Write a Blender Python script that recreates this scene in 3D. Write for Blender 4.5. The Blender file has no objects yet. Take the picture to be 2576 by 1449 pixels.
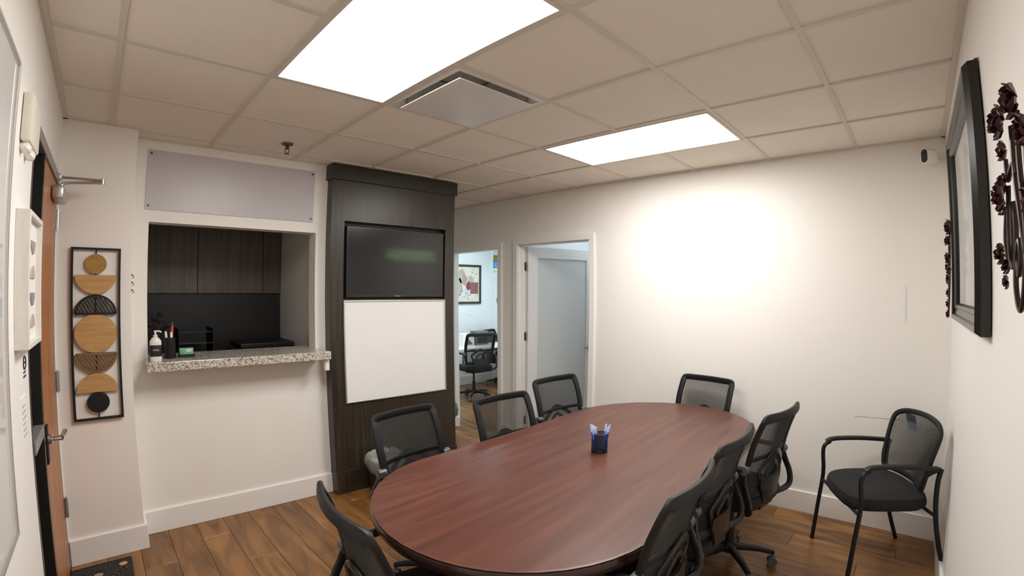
import bpy, bmesh, math, random
from mathutils import Vector, Matrix
random.seed(7)
SC = bpy.context.scene
COL = SC.collection

# ------------------------------------------------------------------ camera, light level, world
CAM_LOC = (0.6186, -1.5276, 1.5954)
H = 2.564                        # ceiling height
camd = bpy.data.cameras.new('camera'); cam = bpy.data.objects.new('camera', camd); COL.objects.link(cam)
fw = Vector((0.71050753, 0.70365772, 0.00669797)); up = Vector((-0.0061435, -0.00331525, 0.99997563))
rt = fw.cross(up)
M = Matrix((rt, up, -fw)).transposed().to_4x4(); M.translation = CAM_LOC
cam.matrix_world = M
camd.type = 'PANO'; camd.sensor_width = 36; camd.sensor_fit = 'HORIZONTAL'; camd.clip_start = 0.01
pc = camd if hasattr(camd, 'panorama_type') else camd.cycles
pc.panorama_type = 'FISHEYE_LENS_POLYNOMIAL'
pc.fisheye_fov = math.pi
pc.fisheye_polynomial_k0 = 0.0
pc.fisheye_polynomial_k1 = -0.0561794825703915
pc.fisheye_polynomial_k2 = -0.0006867398548474071
pc.fisheye_polynomial_k3 = 6.053096754677631e-05
pc.fisheye_polynomial_k4 = -5.682412927293396e-07
SC.camera = cam

SC.view_settings.view_transform = 'Standard'; SC.view_settings.look = 'None'
SC.view_settings.gamma = 1.0; SC.view_settings.exposure = 0.56; SC.view_settings.use_curve_mapping = False
w = bpy.data.worlds.new('world'); SC.world = w; w.use_nodes = True
w.node_tree.nodes['Background'].inputs[0].default_value = (0.9, 0.95, 1, 1)
w.node_tree.nodes['Background'].inputs[1].default_value = 0.02
SC.cycles.use_light_tree = False; SC.cycles.diffuse_bounces = 6; SC.cycles.max_bounces = 12; SC.cycles.caustics_reflective = False; SC.cycles.caustics_refractive = False
PANEL = 13.0                     # brightness of the conference room light panels
OFFICE_PANEL = 13.0

# ------------------------------------------------------------------ materials
MATS = {}
def mat(name, col, rough=0.5, metal=0.0, var=0.0, vscale=8.0, bump=0.0, bscale=60.0, coat=0.0, spec=0.5, trans=0.0, alpha=None, stretch=None, rnd=0.0):
    if name in MATS: return MATS[name]
    m = bpy.data.materials.new(name); m.use_nodes = True; nt = m.node_tree; N = nt.nodes; L = nt.links
    b = N['Principled BSDF']; b.inputs['Roughness'].default_value = rough; b.inputs['Metallic'].default_value = metal
    b.inputs['Coat Weight'].default_value = coat; b.inputs['Coat Roughness'].default_value = 0.1
    b.inputs['Specular IOR Level'].default_value = spec; b.inputs['Transmission Weight'].default_value = trans
    c = (*col, 1); b.inputs['Base Color'].default_value = c
    tc = N.new('ShaderNodeTexCoord'); mp = N.new('ShaderNodeMapping'); L.new(tc.outputs['Object'], mp.inputs['Vector'])
    if stretch: mp.inputs['Scale'].default_value = stretch
    nz = N.new('ShaderNodeTexNoise'); nz.inputs['Scale'].default_value = vscale; nz.inputs['Detail'].default_value = 5
    L.new(mp.outputs['Vector'], nz.inputs['Vector'])
    if var or rnd:
        hs = N.new('ShaderNodeHueSaturation'); hs.inputs['Color'].default_value = c
        mr = N.new('ShaderNodeMapRange'); mr.inputs['From Min'].default_value = 0.3; mr.inputs['From Max'].default_value = 0.7
        mr.inputs['To Min'].default_value = 1 - var; mr.inputs['To Max'].default_value = 1 + var
        L.new(nz.outputs['Fac'], mr.inputs['Value'])
        if rnd:
            oi = N.new('ShaderNodeObjectInfo'); m2 = N.new('ShaderNodeMapRange')
            m2.inputs['To Min'].default_value = 1 - rnd; m2.inputs['To Max'].default_value = 1 + rnd
            L.new(oi.outputs['Random'], m2.inputs['Value']); mm = N.new('ShaderNodeMath'); mm.operation = 'MULTIPLY'
            L.new(mr.outputs['Result'], mm.inputs[0]); L.new(m2.outputs['Result'], mm.inputs[1]); L.new(mm.outputs[0], hs.inputs['Value'])
        else: L.new(mr.outputs['Result'], hs.inputs['Value'])
        L.new(hs.outputs['Color'], b.inputs['Base Color'])
    if bump:
        n2 = N.new('ShaderNodeTexNoise'); n2.inputs['Scale'].default_value = bscale; n2.inputs['Detail'].default_value = 3
        L.new(mp.outputs['Vector'], n2.inputs['Vector'])
        bp = N.new('ShaderNodeBump'); bp.inputs['Strength'].default_value = bump; bp.inputs['Distance'].default_value = 0.002
        L.new(n2.outputs['Fac'], bp.inputs['Height']); L.new(bp.outputs['Normal'], b.inputs['Normal'])
    if alpha is not None:
        out = N['Material Output']; tr = N.new('ShaderNodeBsdfTransparent'); mx = N.new('ShaderNodeMixShader')
        mx.inputs[0].default_value = alpha; L.new(tr.outputs[0], mx.inputs[1]); L.new(b.outputs[0], mx.inputs[2]); L.new(mx.outputs[0], out.inputs['Surface'])
    MATS[name] = m; return m

def emit(name, col, strength):
    m = bpy.data.materials.new(name); m.use_nodes = True; N = m.node_tree.nodes; b = N['Principled BSDF']
    b.inputs['Base Color'].default_value = (*col, 1); b.inputs['Emission Color'].default_value = (*col, 1); b.inputs['Emission Strength'].default_value = strength
    MATS[name] = m; return m

def ramp_mat(name, stops, rough, scale, stretch, coord='Object', detail=6, dist=0.6, coat=0.0, rnd=0.0, hue=0.0, tex='noise', rough_var=0.0):
    m = bpy.data.materials.new(name); m.use_nodes = True; nt = m.node_tree; N = nt.nodes; L = nt.links
    b = N['Principled BSDF']; b.inputs['Roughness'].default_value = rough; b.inputs['Coat Weight'].default_value = coat; b.inputs['Coat Roughness'].default_value = 0.15
    tc = N.new('ShaderNodeTexCoord'); mp = N.new('ShaderNodeMapping'); mp.inputs['Scale'].default_value = stretch
    L.new(tc.outputs[coord], mp.inputs['Vector'])
    vec = mp.outputs['Vector']
    oi = N.new('ShaderNodeObjectInfo')
    if rnd:
        sc_ = N.new('ShaderNodeVectorMath'); sc_.operation = 'ADD'; mu = N.new('ShaderNodeMath'); mu.operation = 'MULTIPLY'; mu.inputs[1].default_value = 57.0
        L.new(oi.outputs['Random'], mu.inputs[0]); L.new(vec, sc_.inputs[0]); L.new(mu.outputs[0], sc_.inputs[1]); vec = sc_.outputs[0]
    if tex == 'voronoi':
        t = N.new('ShaderNodeTexVoronoi'); t.inputs['Scale'].default_value = scale; o = t.outputs['Color']
        L.new(vec, t.inputs['Vector']); sp = N.new('ShaderNodeSeparateColor'); L.new(o, sp.inputs[0]); fac = sp.outputs[0]
    else:
        t = N.new('ShaderNodeTexNoise'); t.inputs['Scale'].default_value = scale; t.inputs['Detail'].default_value = detail; t.inputs['Distortion'].default_value = dist
        L.new(vec, t.inputs['Vector']); fac = t.outputs['Fac']
    cr = N.new('ShaderNodeValToRGB'); el = cr.color_ramp.elements
    while len(el) < len(stops): el.new(0.5)
    for e, (p, c) in zip(el, stops): e.position = p; e.color = (*c, 1)
    L.new(fac, cr.inputs[0]); colo = cr.outputs[0]
    if rnd:
        hs = N.new('ShaderNodeHueSaturation'); mr = N.new('ShaderNodeMapRange'); mr.inputs['To Min'].default_value = 1 - rnd; mr.inputs['To Max'].default_value = 1 + rnd
        L.new(oi.outputs['Random'], mr.inputs['Value']); L.new(mr.outputs['Result'], hs.inputs['Value']); L.new(colo, hs.inputs['Color']); colo = hs.outputs[0]
    L.new(colo, b.inputs['Base Color'])
    bp = N.new('ShaderNodeBump'); bp.inputs['Strength'].default_value = 0.08; bp.inputs['Distance'].default_value = 0.002
    L.new(fac, bp.inputs['Height']); L.new(bp.outputs['Normal'], b.inputs['Normal'])
    MATS[name] = m; return m

WALL = mat('wall paint', (0.875, 0.852, 0.81), 0.55, var=0.01, vscale=1.5)
TRIM = mat('trim paint', (0.88, 0.865, 0.84), 0.35)
TILE = mat('ceiling tile', (0.87, 0.81, 0.715), 0.9, var=0.015, vscale=3, rnd=0.015)
TEE = mat('ceiling grid', (0.70, 0.645, 0.565), 0.5)
BLACK = mat('black plastic', (0.010, 0.010, 0.0105), 0.48, spec=0.35)
BLACKG = mat('black gloss plastic', (0.02, 0.02, 0.022), 0.22)
FABRIC = mat('black seat fabric', (0.012, 0.012, 0.013), 0.9, var=0.2, vscale=200, bump=0.4, bscale=900)
MESH = mat('black mesh thread', (0.030, 0.029, 0.027), 0.7)
CHROME = mat('chrome', (0.75, 0.74, 0.72), 0.18, 1.0)
STEEL = mat('brushed steel', (0.55, 0.54, 0.52), 0.35, 1.0, var=0.05)
ALU = mat('aluminium', (0.72, 0.71, 0.70), 0.4, 1.0)
WHITEP = mat('white plastic', (0.82, 0.81, 0.79), 0.35)
CREAM = mat('cream plastic', (0.74, 0.70, 0.62), 0.4)
PAPER = mat('white paper', (0.85, 0.84, 0.82), 0.7, var=0.01)
GREYP = mat('grey caster plastic', (0.10, 0.105, 0.11), 0.35)
DARKGLASS = mat('dark glass', (0.008, 0.009, 0.008), 0.05, spec=0.6)
MAHO = ramp_mat('mahogany veneer', [(0.25, (0.062, 0.0175, 0.0105)), (0.5, (0.096, 0.029, 0.0175)), (0.75, (0.130, 0.042, 0.026))], 0.36, 2.2, (0.7, 9, 9), coat=0.0)
MAHOE = mat('dark mahogany edge', (0.035, 0.011, 0.008), 0.3, var=0.15, coat=0.3)
PLANK = ramp_mat('brown laminate plank', [(0.22, (0.085, 0.035, 0.010)), (0.44, (0.205, 0.092, 0.025)), (0.62, (0.30, 0.14, 0.040)), (0.82, (0.38, 0.20, 0.068))], 0.30, 1.7, (5.5, 1.1, 4), rnd=0.20, dist=1.2)
ESPRESSO = ramp_mat('espresso laminate', [(0.3, (0.024, 0.018, 0.012)), (0.5, (0.038, 0.029, 0.020)), (0.72, (0.060, 0.047, 0.033))], 0.34, 3.0, (22, 22, 0.55), dist=0.2)
ESPRESSOD = mat('dark espresso trim', (0.022, 0.018, 0.013), 0.4, var=0.15)
GRANITE = ramp_mat('speckled granite', [(0.0, (0.10, 0.085, 0.07)), (0.2, (0.27, 0.23, 0.19)), (0.4, (0.48, 0.44, 0.37)), (0.7, (0.66, 0.62, 0.55))], 0.14, 150, (1, 1, 1), tex='voronoi')
DOORWOOD = ramp_mat('orange wood door', [(0.25, (0.36, 0.125, 0.035)), (0.55, (0.47, 0.18, 0.055)), (0.8, (0.54, 0.225, 0.08))], 0.4, 2.0, (10, 10, 0.6))
OAK = ramp_mat('light oak veneer', [(0.3, (0.44, 0.255, 0.085)), (0.55, (0.52, 0.31, 0.115)), (0.8, (0.60, 0.38, 0.16))], 0.5, 6, (1.2, 8, 8), dist=0.3)
OAKD = ramp_mat('golden oak veneer', [(0.3, (0.32, 0.17, 0.028)), (0.6, (0.40, 0.22, 0.045)), (0.8, (0.45, 0.26, 0.06))], 0.5, 6, (1.2, 8, 8), dist=0.3)
WALNUT = ramp_mat('brown slatted wood', [(0.3, (0.17, 0.085, 0.025)), (0.7, (0.26, 0.14, 0.05))], 0.5, 6, (1.2, 8, 8))
LIGHTPANEL = emit('lit panel', (1.0, 0.975, 0.94), PANEL)
OFFICELIGHT = emit('cool lit panel', (0.80, 0.95, 1.0), OFFICE_PANEL)

# ------------------------------------------------------------------ mesh helpers
class MB:
    def __init__(s): s.v = []; s.f = []
    def add(s, vs, fs):
        o = len(s.v); s.v += [tuple(p) for p in vs]; s.f += [tuple(i + o for i in f) for f in fs]; return s
    def box(s, a, b, bev=0.0):
        x0, y0, z0 = [min(p, q) for p, q in zip(a, b)]; x1, y1, z1 = [max(p, q) for p, q in zip(a, b)]
        if bev > 0:
            bm = bmesh.new(); bmesh.ops.create_cube(bm, size=1.0)
            for v in bm.verts: v.co = Vector(((x0 + x1) / 2 + v.co.x * (x1 - x0), (y0 + y1) / 2 + v.co.y * (y1 - y0), (z0 + z1) / 2 + v.co.z * (z1 - z0)))
            bmesh.ops.bevel(bm, geom=bm.edges[:], offset=min(bev, 0.49 * min(x1 - x0, y1 - y0, z1 - z0)), segments=2, affect='EDGES', profile=0.5)
            bm.verts.index_update(); s.add([v.co for v in bm.verts], [[v.index for v in f.verts] for f in bm.faces]); bm.free(); return s
        return s.add([(x0, y0, z0), (x1, y0, z0), (x1, y1, z0), (x0, y1, z0), (x0, y0, z1), (x1, y0, z1), (x1, y1, z1), (x0, y1, z1)],
                     [(3, 2, 1, 0), (4, 5, 6, 7), (0, 1, 5, 4), (1, 2, 6, 5), (2, 3, 7, 6), (3, 0, 4, 7)])
    def prism(s, poly, axis, a, b):
        # poly 2D list (ccw), extruded along axis from a to b
        def P(p, t):
            return {'x': (t, p[0], p[1]), 'y': (p[0], t, p[1]), 'z': (p[0], p[1], t)}[axis]
        n = len(poly); vs = [P(p, a) for p in poly] + [P(p, b) for p in poly]
        fs = [tuple(range(n))[::-1], tuple(range(n, 2 * n))] + [(i, (i + 1) % n, n + (i + 1) % n, n + i) for i in range(n)]
        return s.add(vs, fs)
    def rings(s, rings, cap=True, close=True):
        n = len(rings[0]); vs = [p for r in rings for p in r]; fs = []
        for k in range(len(rings) - 1):
            for i in range(n if close else n - 1):
                j = (i + 1) % n; fs.append((k * n + i, k * n + j, (k + 1) * n + j, (k + 1) * n + i))
        if cap: fs += [tuple(range(n))[::-1], tuple(range((len(rings) - 1) * n, len(rings) * n))]
        return s.add(vs, fs)
    def lathe(s, prof, c=(0, 0, 0), n=20, cap=True):
        return s.rings([[(c[0] + r * math.cos(2 * math.pi * i / n), c[1] + r * math.sin(2 * math.pi * i / n), c[2] + z) for i in range(n)] for r, z in prof], cap)
    def tube(s, pts, r, n=10, closed=False, smooth=0, ref=None, prof=None, cap=True):
        pts = [Vector(p) for p in pts]
        if smooth: pts = catmull(pts, smooth, closed)
        m = len(pts); rad = r if isinstance(r, (list, tuple)) else None
        rings = []; prev = None
        for i, p in enumerate(pts):
            a = pts[(i - 1) % m] if (closed or i > 0) else p; b = pts[(i + 1) % m] if (closed or i < m - 1) else p
            t = (b - a).normalized()
            if ref is not None:
                nn = Vector(ref(p) if callable(ref) else ref); nn = (nn - t * nn.dot(t)).normalized()
            elif prev is None:
                nn = t.orthogonal().normalized()
            else: nn = (prev - t * prev.dot(t)).normalized()
            prev = nn; bb = t.cross(nn)
            if rad: k = i / (m - 1) * (len(rad) - 1); q = min(int(k), len(rad) - 2); rr = rad[q] + (rad[q + 1] - rad[q]) * (k - q)
            else: rr = r
            if prof: rings.append([p + bb * (u * rr) + nn * (v * rr) for u, v in prof])
            else: rings.append([p + (bb * math.cos(2 * math.pi * j / n) + nn * math.sin(2 * math.pi * j / n)) * rr for j in range(n)])
        if closed: rings.append(rings[0]); return s.rings(rings, cap=False)
        return s.rings(rings, cap)
    def cyl(s, a, b, r, n=16, r2=None):
        return s.tube([a, b], [r, r if r2 is None else r2], n)
    def sphere(s, c, r, n=12, sc=(1, 1, 1)):
        rr = []
        for k in range(1, n // 2 + 2):
            th = math.pi * k / (n // 2 + 2); rr.append([(c[0] + sc[0] * r * math.sin(th) * math.cos(2 * math.pi * i / n), c[1] + sc[1] * r * math.sin(th) * math.sin(2 * math.pi * i / n), c[2] - sc[2] * r * math.cos(th)) for i in range(n)])
        return s.rings(rr)
    def build(s, name, m, parent=None, smooth=False, local=None):
        me = bpy.data.meshes.new(name); me.from_pydata([tuple(v) for v in s.v], [], s.f); me.validate()
        bm = bmesh.new(); bm.from_mesh(me); bmesh.ops.recalc_face_normals(bm, faces=bm.faces); bm.to_mesh(me); bm.free()
        o = bpy.data.objects.new(name, me); COL.objects.link(o)
        for q in (m if isinstance(m, list) else [m]): me.materials.append(q)
        if smooth:
            me.polygons.foreach_set('use_smooth', [True] * len(me.polygons))
            try: me.set_sharp_from_angle(angle=math.radians(40))
            except Exception: pass
        if parent is not None: o.parent = parent
        return o

def catmull(P, n, closed=False):
    out = []; m = len(P)
    for i in range(m if closed else m - 1):
        if closed: p0, p1, p2, p3 = P[(i - 1) % m], P[i], P[(i + 1) % m], P[(i + 2) % m]
        else: p0, p1, p2, p3 = P[max(i - 1, 0)], P[i], P[i + 1], P[min(i + 2, m - 1)]
        for k in range(n):
            t = k / n
            out.append(0.5 * ((2 * p1) + (p2 - p0) * t + (2 * p0 - 5 * p1 + 4 * p2 - p3) * t * t + (3 * p1 - p0 - 3 * p2 + p3) * t ** 3))
    if not closed: out.append(P[-1])
    return out
def rrect(w, h, r, n=4):
    out = []
    for cx, cy, a in ((w / 2 - r, h / 2 - r, 0), (-w / 2 + r, h / 2 - r, 90), (-w / 2 + r, -h / 2 + r, 180), (w / 2 - r, -h / 2 + r, 270)):
        for k in range(n + 1):
            t = math.radians(a + 90 * k / n); out.append((cx + r * math.cos(t), cy + r * math.sin(t)))
    return out
def sellipse(a, b, p, n=28):
    o = []
    for i in range(n):
        t = 2 * math.pi * i / n; c, s_ = math.cos(t), math.sin(t)
        o.append((a * math.copysign(abs(c) ** (2 / p), c), b * math.copysign(abs(s_) ** (2 / p), s_)))
    return o
def tag(o, label, cat, group=None, kind=None):
    o['label'] = label; o['category'] = cat
    if group: o['group'] = group
    if kind: o['kind'] = kind
    return o
def struct(o, label, cat): return tag(o, label, cat, None, 'structure')
def empty(name, loc=(0, 0, 0), rz=0.0):
    e = bpy.data.objects.new(name, None); COL.objects.link(e); e.location = loc; e.rotation_euler = (0, 0, rz); e.empty_display_size = 0.05; return e
def copy_tree(o, parent=None):
    c = o.copy(); COL.objects.link(c); c.parent = parent
    for ch in list(o.children): copy_tree(ch, c)
    return c
def text_mesh(name, body, size, m, parent, loc, rot, ext=0.0006, align='CENTER'):
    cu = bpy.data.curves.new(name, 'FONT'); cu.body = body; cu.size = size; cu.extrude = ext; cu.align_x = align
    t = bpy.data.objects.new(name, cu); COL.objects.link(t)
    dg = bpy.context.evaluated_depsgraph_get(); me = bpy.data.meshes.new_from_object(t.evaluated_get(dg))
    bpy.data.objects.remove(t); o = bpy.data.objects.new(name, me); COL.objects.link(o); me.materials.clear(); me.materials.append(m)
    o.location = loc; o.rotation_euler = rot; o.parent = parent; return o

# ------------------------------------------------------------------ setting: room shell
xL, xW, yR, yK, yA, xA, yC = 0.362, 4.249, -1.749, 1.976, 1.788, 0.758, 1.881
xC0, xC1 = 2.13, 3.33            # tv column
T = 0.11
U = 0.6096

# floor: slab + planks
o = MB().box((0.2, -1.9, -0.08), (6.75, 5.0, -0.014)).build('floor', mat('subfloor', (0.02, 0.012, 0.008), 0.8))
FLOOR = struct(o, 'brown wood plank floor of the meeting room and office', 'floor')
PW, PL = 0.18, 1.22
pm = {}
def plank(x0, x1, y0, y1):
    k = (round(x1 - x0, 3), round(y1 - y0, 3)); cx, cy = (x0 + x1) / 2, (y0 + y1) / 2
    if k not in pm:
        a, b = k[0] / 2 - 0.0008, k[1] / 2 - 0.0008; e = 0.0015
        mb = MB().rings([[(-a, -b, -0.014), (a, -b, -0.014), (a, b, -0.014), (-a, b, -0.014)], [(-a, -b, -e), (a, -b, -e), (a, b, -e), (-a, b, -e)],
                         [(-a + e, -b + e, 0), (a - e, -b + e, 0), (a - e, b - e, 0), (-a + e, b - e, 0)]])
        q = mb.build('plank', PLANK); pm[k] = q.data
    else:
        q = bpy.data.objects.new('plank', pm[k]); COL.objects.link(q)
    q.location = (cx, cy, 0); q.parent = FLOOR
def lay(xa, xb, ya, yb):
    x = xa; i = 0
    while x < xb - 0.01:
        x1 = min(x + PW, xb); y = ya - [0.0, 0.81, 0.4, 1.0, 0.2, 0.61][i % 6]; i += 1
        while y < yb - 0.01:
            y0, y1 = max(y, ya), min(y + PL, yb)
            if y1 - y0 > 0.03: plank(x, x1, y0, y1)
            y += PL
        x = x1
lay(0.362, 3.33, -1.749, 1.976)
lay(3.33, 4.30, -1.749, 3.95)
lay(4.30, 6.55, 1.0, 4.86)

def wall(name, boxes, label, m=WALL):
    mb = MB()
    for a, b in boxes: mb.box(a, b)
    return struct(mb.build(name, m), label, 'wall')
ZT = H + 0.17
# left wall with opening for entry door and sidelight (y 0.70..1.775, z 0..2.235)
dY0, dY1, dZ = 0.70, 1.775, 2.225
wall('wall_left', [((xL - T, yR - T, 0), (xL, dY0, ZT)), ((xL - T, dY0, dZ), (xL, dY1, ZT)), ((xL - T, dY1, 0), (xL, yA + 0.2, ZT))], 'off-white left wall holding the whiteboard and the wooden entry door')
wall('wall_back_left', [((xL, yA, 0), (xA, yA + 0.3, ZT))], 'off-white wall stub carrying the wood shapes art')
oX0, oX1, oZ0, oZ1 = 0.861, 2.045, 1.10, 2.032
wall('wall_back', [((xA, yK, 0), (oX0, yK + 0.13, ZT)), ((oX1, yK, 0), (xC0 + 0.02, yK + 0.13, ZT)), ((oX0, yK, oZ1), (oX1, yK + 0.13, ZT)), ((oX0, yK, 0), (oX1, yK + 0.13, oZ0))], 'off-white wall with the service window and granite ledge')
wall('wall_right', [((xL - T, yR - T, 0), (xW + T, yR, ZT))], 'off-white right wall with the black framed picture')
d1a, d1b, d1z = 2.262, 3.10, 2.052
d2a, d2b, d2z = 1.071, 1.988, 2.072
wall('wall_far', [((xW, yR, 0), (xW + T, d2a, ZT)), ((xW, d2a, d2z), (xW + T, d2b, ZT)), ((xW, d2b, 0), (xW + T, d1a, ZT)), ((xW, d1a, d1z), (xW + T, d1b, ZT)), ((xW, d1b, 0), (xW + T, 4.05, ZT))], 'long white far wall with two doorways under the light panel')
wall('wall_corridor_end', [((xC1 - 0.1, 3.95, 0), (xW, 4.05, ZT))], 'off-white end wall of the passage behind the column')
wall('wall_corridor_left', [((xC1 - 0.1, 2.45, 0), (xC1 - 0.01, 3.95, ZT))], 'off-white side wall of the passage behind the column')
# kiosk room
wall('wall_kiosk_back', [((xL, 3.36, 0), (2.25, 3.46, ZT))], 'grey back wall of the dark room behind the service window')
wall('wall_kiosk_right', [((2.12, yK + 0.132, 0), (2.1285, 2.47, ZT)), ((2.12, 2.47, 0), (2.22, 3.36, ZT))], 'side wall of the dark room behind the service window')
wall('wall_kiosk_left', [((xL - 0.02, yA + 0.3, 0), (xL + 0.08, 3.36, ZT))], 'left wall of the dark room behind the service window')
# office and side room
oY, oX = 4.86, 6.55
OW = mat('office wall paint', (0.80, 0.82, 0.83), 0.6, var=0.01)
wall('wall_office_back', [((xW + T, oY, 0), (oX + 0.1, oY + 0.1, ZT))], 'white office wall with the framed abstract picture', OW)
wall('wall_office_right', [((oX, 2.05, 0), (oX + 0.1, oY, ZT))], 'white office wall with posters beyond the doorway', OW)
wall('wall_office_divider', [((xW + T + 0.01, 2.06, 0), (oX, 2.13, ZT))], 'white partition wall between office and side room', OW)
wall('wall_office_left', [((xW + 0.02, 4.06, 0), (xW + T, oY, ZT))], 'white office wall beside the doorway', OW)
wall('wall_side_room_back', [((5.9, 0.75, 0), (6.0, 2.05, ZT))], 'grey wall of the side room behind the open door', OW)
wall('wall_side_room_right', [((xW + T, 0.75, 0), (5.9, 0.85, ZT))], 'side wall of the side room behind the open door', OW)

# ------------------------------------------------------------------ ceiling: tiles, tees, lamps
CE = struct(MB().box((0.2, -1.9, H + 0.16), (6.75, 5.0, H + 0.22)).build('ceiling', TILE), 'suspended ceiling of square off-white tiles in a metal grid', 'ceiling')
for nm_, a_, b_, lb_ in (('ceiling_office', (xW + T, .85), (oX, oY), 'plain white ceiling of the office and side room'), ('ceiling_kiosk', (xL + .08, yK + .13), (2.12, 3.36), 'plain ceiling of the dark room behind the service window')):
    struct(MB().box((a_[0], a_[1], H + .0255), (b_[0], b_[1], H + .05)).build(nm_, OW), lb_, 'ceiling')
xe = [xL] + [U * i for i in range(1, 7)] + [xW]
ye = [yR] + [U * j for j in (-2, -1, 0, 1, 2, 3, 4, 5, 6)] + [3.95]
tm = {}
def tile(x0, x1, y0, y1):
    k = (round(x1 - x0, 3), round(y1 - y0, 3))
    if k not in tm:
        a, b = k[0] / 2 - 0.003, k[1] / 2 - 0.003
        q = MB().box((-a, -b, 0), (a, b, 0.014)).build('ceiling_tile', TILE); tm[k] = q.data
    else: q = bpy.data.objects.new('ceiling_tile', tm[k]); COL.objects.link(q)
    q.location = ((x0 + x1) / 2, (y0 + y1) / 2, H + 0.008); q.parent = CE
lamps = {(2, 2), (2, 3), (5, 2), (5, 3)}; diff = {(3, 3)}
for i in range(len(xe) - 1):
    for j in range(len(ye) - 1):
        if (i, j) in lamps or (i, j) in diff: continue
        if ye[j] > 1.9 and xe[i + 1] < 3.4: continue
        tile(xe[i], xe[i + 1], ye[j], ye[j + 1])
def tee(a, b, dz=0.0): MB().box((a[0], a[1], H + dz), (b[0], b[1], H + 0.0085 + dz)).build('grid_tee', TEE, CE)
for i in range(1, 7):
    tee((xe[i] - 0.012, yR), (xe[i] + 0.012, 1.976 if i < 6 else 3.95))
for j in range(1, 10):
    y = ye[j]; x0 = xL if y < 1.7 else (xA if y < 1.9 else xC1)
    segs = [(x0, xW)]
    if y == 0.0: segs = [(x0, U * 2), (U * 3, U * 5), (U * 6, xW)]
    for p, q_ in segs:
        cuts = [p] + [c for c in xe[1:-1] if p < c - .02 and c + .02 < q_] + [q_]
        for k in range(len(cuts) - 1):
            c0 = cuts[k] + (.0122 if cuts[k] in xe[1:-1] else 0); c1 = cuts[k + 1] - (.0122 if cuts[k + 1] in xe[1:-1] else 0)
            if c1 - c0 > .03: tee((c0, y - 0.012), (c1, y + 0.012), .0004)
# wall angle
for a, b in (((xL, yR), (xL + 0.022, yA)), ((xW - 0.022, yR), (xW, 3.95)), ((xL, yR), (xW, yR + 0.022)), ((xL, yA - 0.018), (xA, yA)), ((xA, yK - 0.018), (xC0, yK))):
    MB().box((a[0], a[1], H - 0.0015), (b[0], b[1], H + 0.0075)).build('wall_angle', TEE, CE)
def lit(o):
    for p in o.data.polygons: p.material_index = 1 if p.normal.z < -.9 else 0     # only the underside glows
    return o
def panel_light(i, label):
    x0, x1, y0, y1 = U * i + 0.012, U * (i + 1) - 0.012, -U + 0.012, U - 0.012
    e = empty('ceiling_light', ((x0 + x1) / 2, 0, H)); tag(e, label, 'ceiling light', 'flat ceiling light panels')
    a, b = (x1 - x0) / 2, (y1 - y0) / 2; f = 0.016
    mb = MB()
    for p, q in (((-a, -b), (-a + f, b)), ((a - f, -b), (a, b)), ((-a + f, -b), (a - f, -b + f)), ((-a + f, b - f), (a - f, b))):
        mb.box((p[0], p[1], -0.003), (q[0], q[1], 0.028))
    mb.build('frame', TEE, e)
    lit(MB().box((-a + f, -b + f, 0.0), (a - f, b - f, 0.026)).build('diffuser', [TEE, LIGHTPANEL], e))
panel_light(2, 'large bright light panel nearest the camera, cut by the top edge')
panel_light(5, 'smaller looking bright light panel over the far end of the table')
# air diffuser
e = empty('air_vent', (U * 3.5, U * 0.5, H)); tag(e, 'square white ceiling air vent between the two light panels', 'vent')
a = U / 2 - 0.013; VM = mat('vent white', (0.78, 0.76, 0.73), 0.25)
mb = MB()
for p, q in (((-a, -a), (-a + .03, a)), ((a - .03, -a), (a, a)), ((-a + .03, -a), (a - .03, -a + .03)), ((-a + .03, a - .03), (a - .03, a))): mb.box((p[0], p[1], 0), (q[0], q[1], 0.006))
mb.build('frame', VM, e)
MB().rings([[(-a + .03, -a + .03, 0.004), (a - .03, -a + .03, 0.004), (a - .03, a - .03, 0.004), (-a + .03, a - .03, 0.004)], [(-.20, -.20, 0.06), (.20, -.20, 0.06), (.20, .20, 0.06), (-.20, .20, 0.06)], [(-.15, -.15, 0.15), (.15, -.15, 0.15), (.15, .15, 0.15), (-.15, .15, 0.15)]], cap=False).build('cone', VM, e)
MB().box((-.243, -.243, -0.024), (.243, .243, -0.018), 0.003).build('plaque', VM, e)
for sx in (-1, 1):
    for sy in (-1, 1): MB().cyl((sx * .22, sy * .22, -0.018), (sx * .22, sy * .22, 0.04), .006, 8).build('hanger', STEEL, e)
# office ceiling light (out of view, lights the office)
def small_light(x, y, sx, sy, label, m):
    e = empty('ceiling_light', (x, y, H)); tag(e, label, 'ceiling light')
    lit(MB().box((-sx / 2, -sy / 2, 0.004), (sx / 2, sy / 2, 0.02)).build('diffuser', [TEE, m], e))
    mb = MB()
    for p, q in (((-sx / 2 - .02, -sy / 2 - .02), (-sx / 2, sy / 2 + .02)), ((sx / 2, -sy / 2 - .02), (sx / 2 + .02, sy / 2 + .02)), ((-sx / 2, -sy / 2 - .02), (sx / 2, -sy / 2)), ((-sx / 2, sy / 2), (sx / 2, sy / 2 + .02))): mb.box((p[0], p[1], 0), (q[0], q[1], 0.025))
    mb.build('frame', TEE, e)
small_light(5.4, 3.5, 1.19, 0.57, 'cool white light panel in the office ceiling', OFFICELIGHT)
small_light(5.35, 1.35, 0.57, 0.57, 'dim cool light panel in the side room ceiling', emit('dim cool panel', (0.85, 0.95, 1.0), 5.0))

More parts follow.
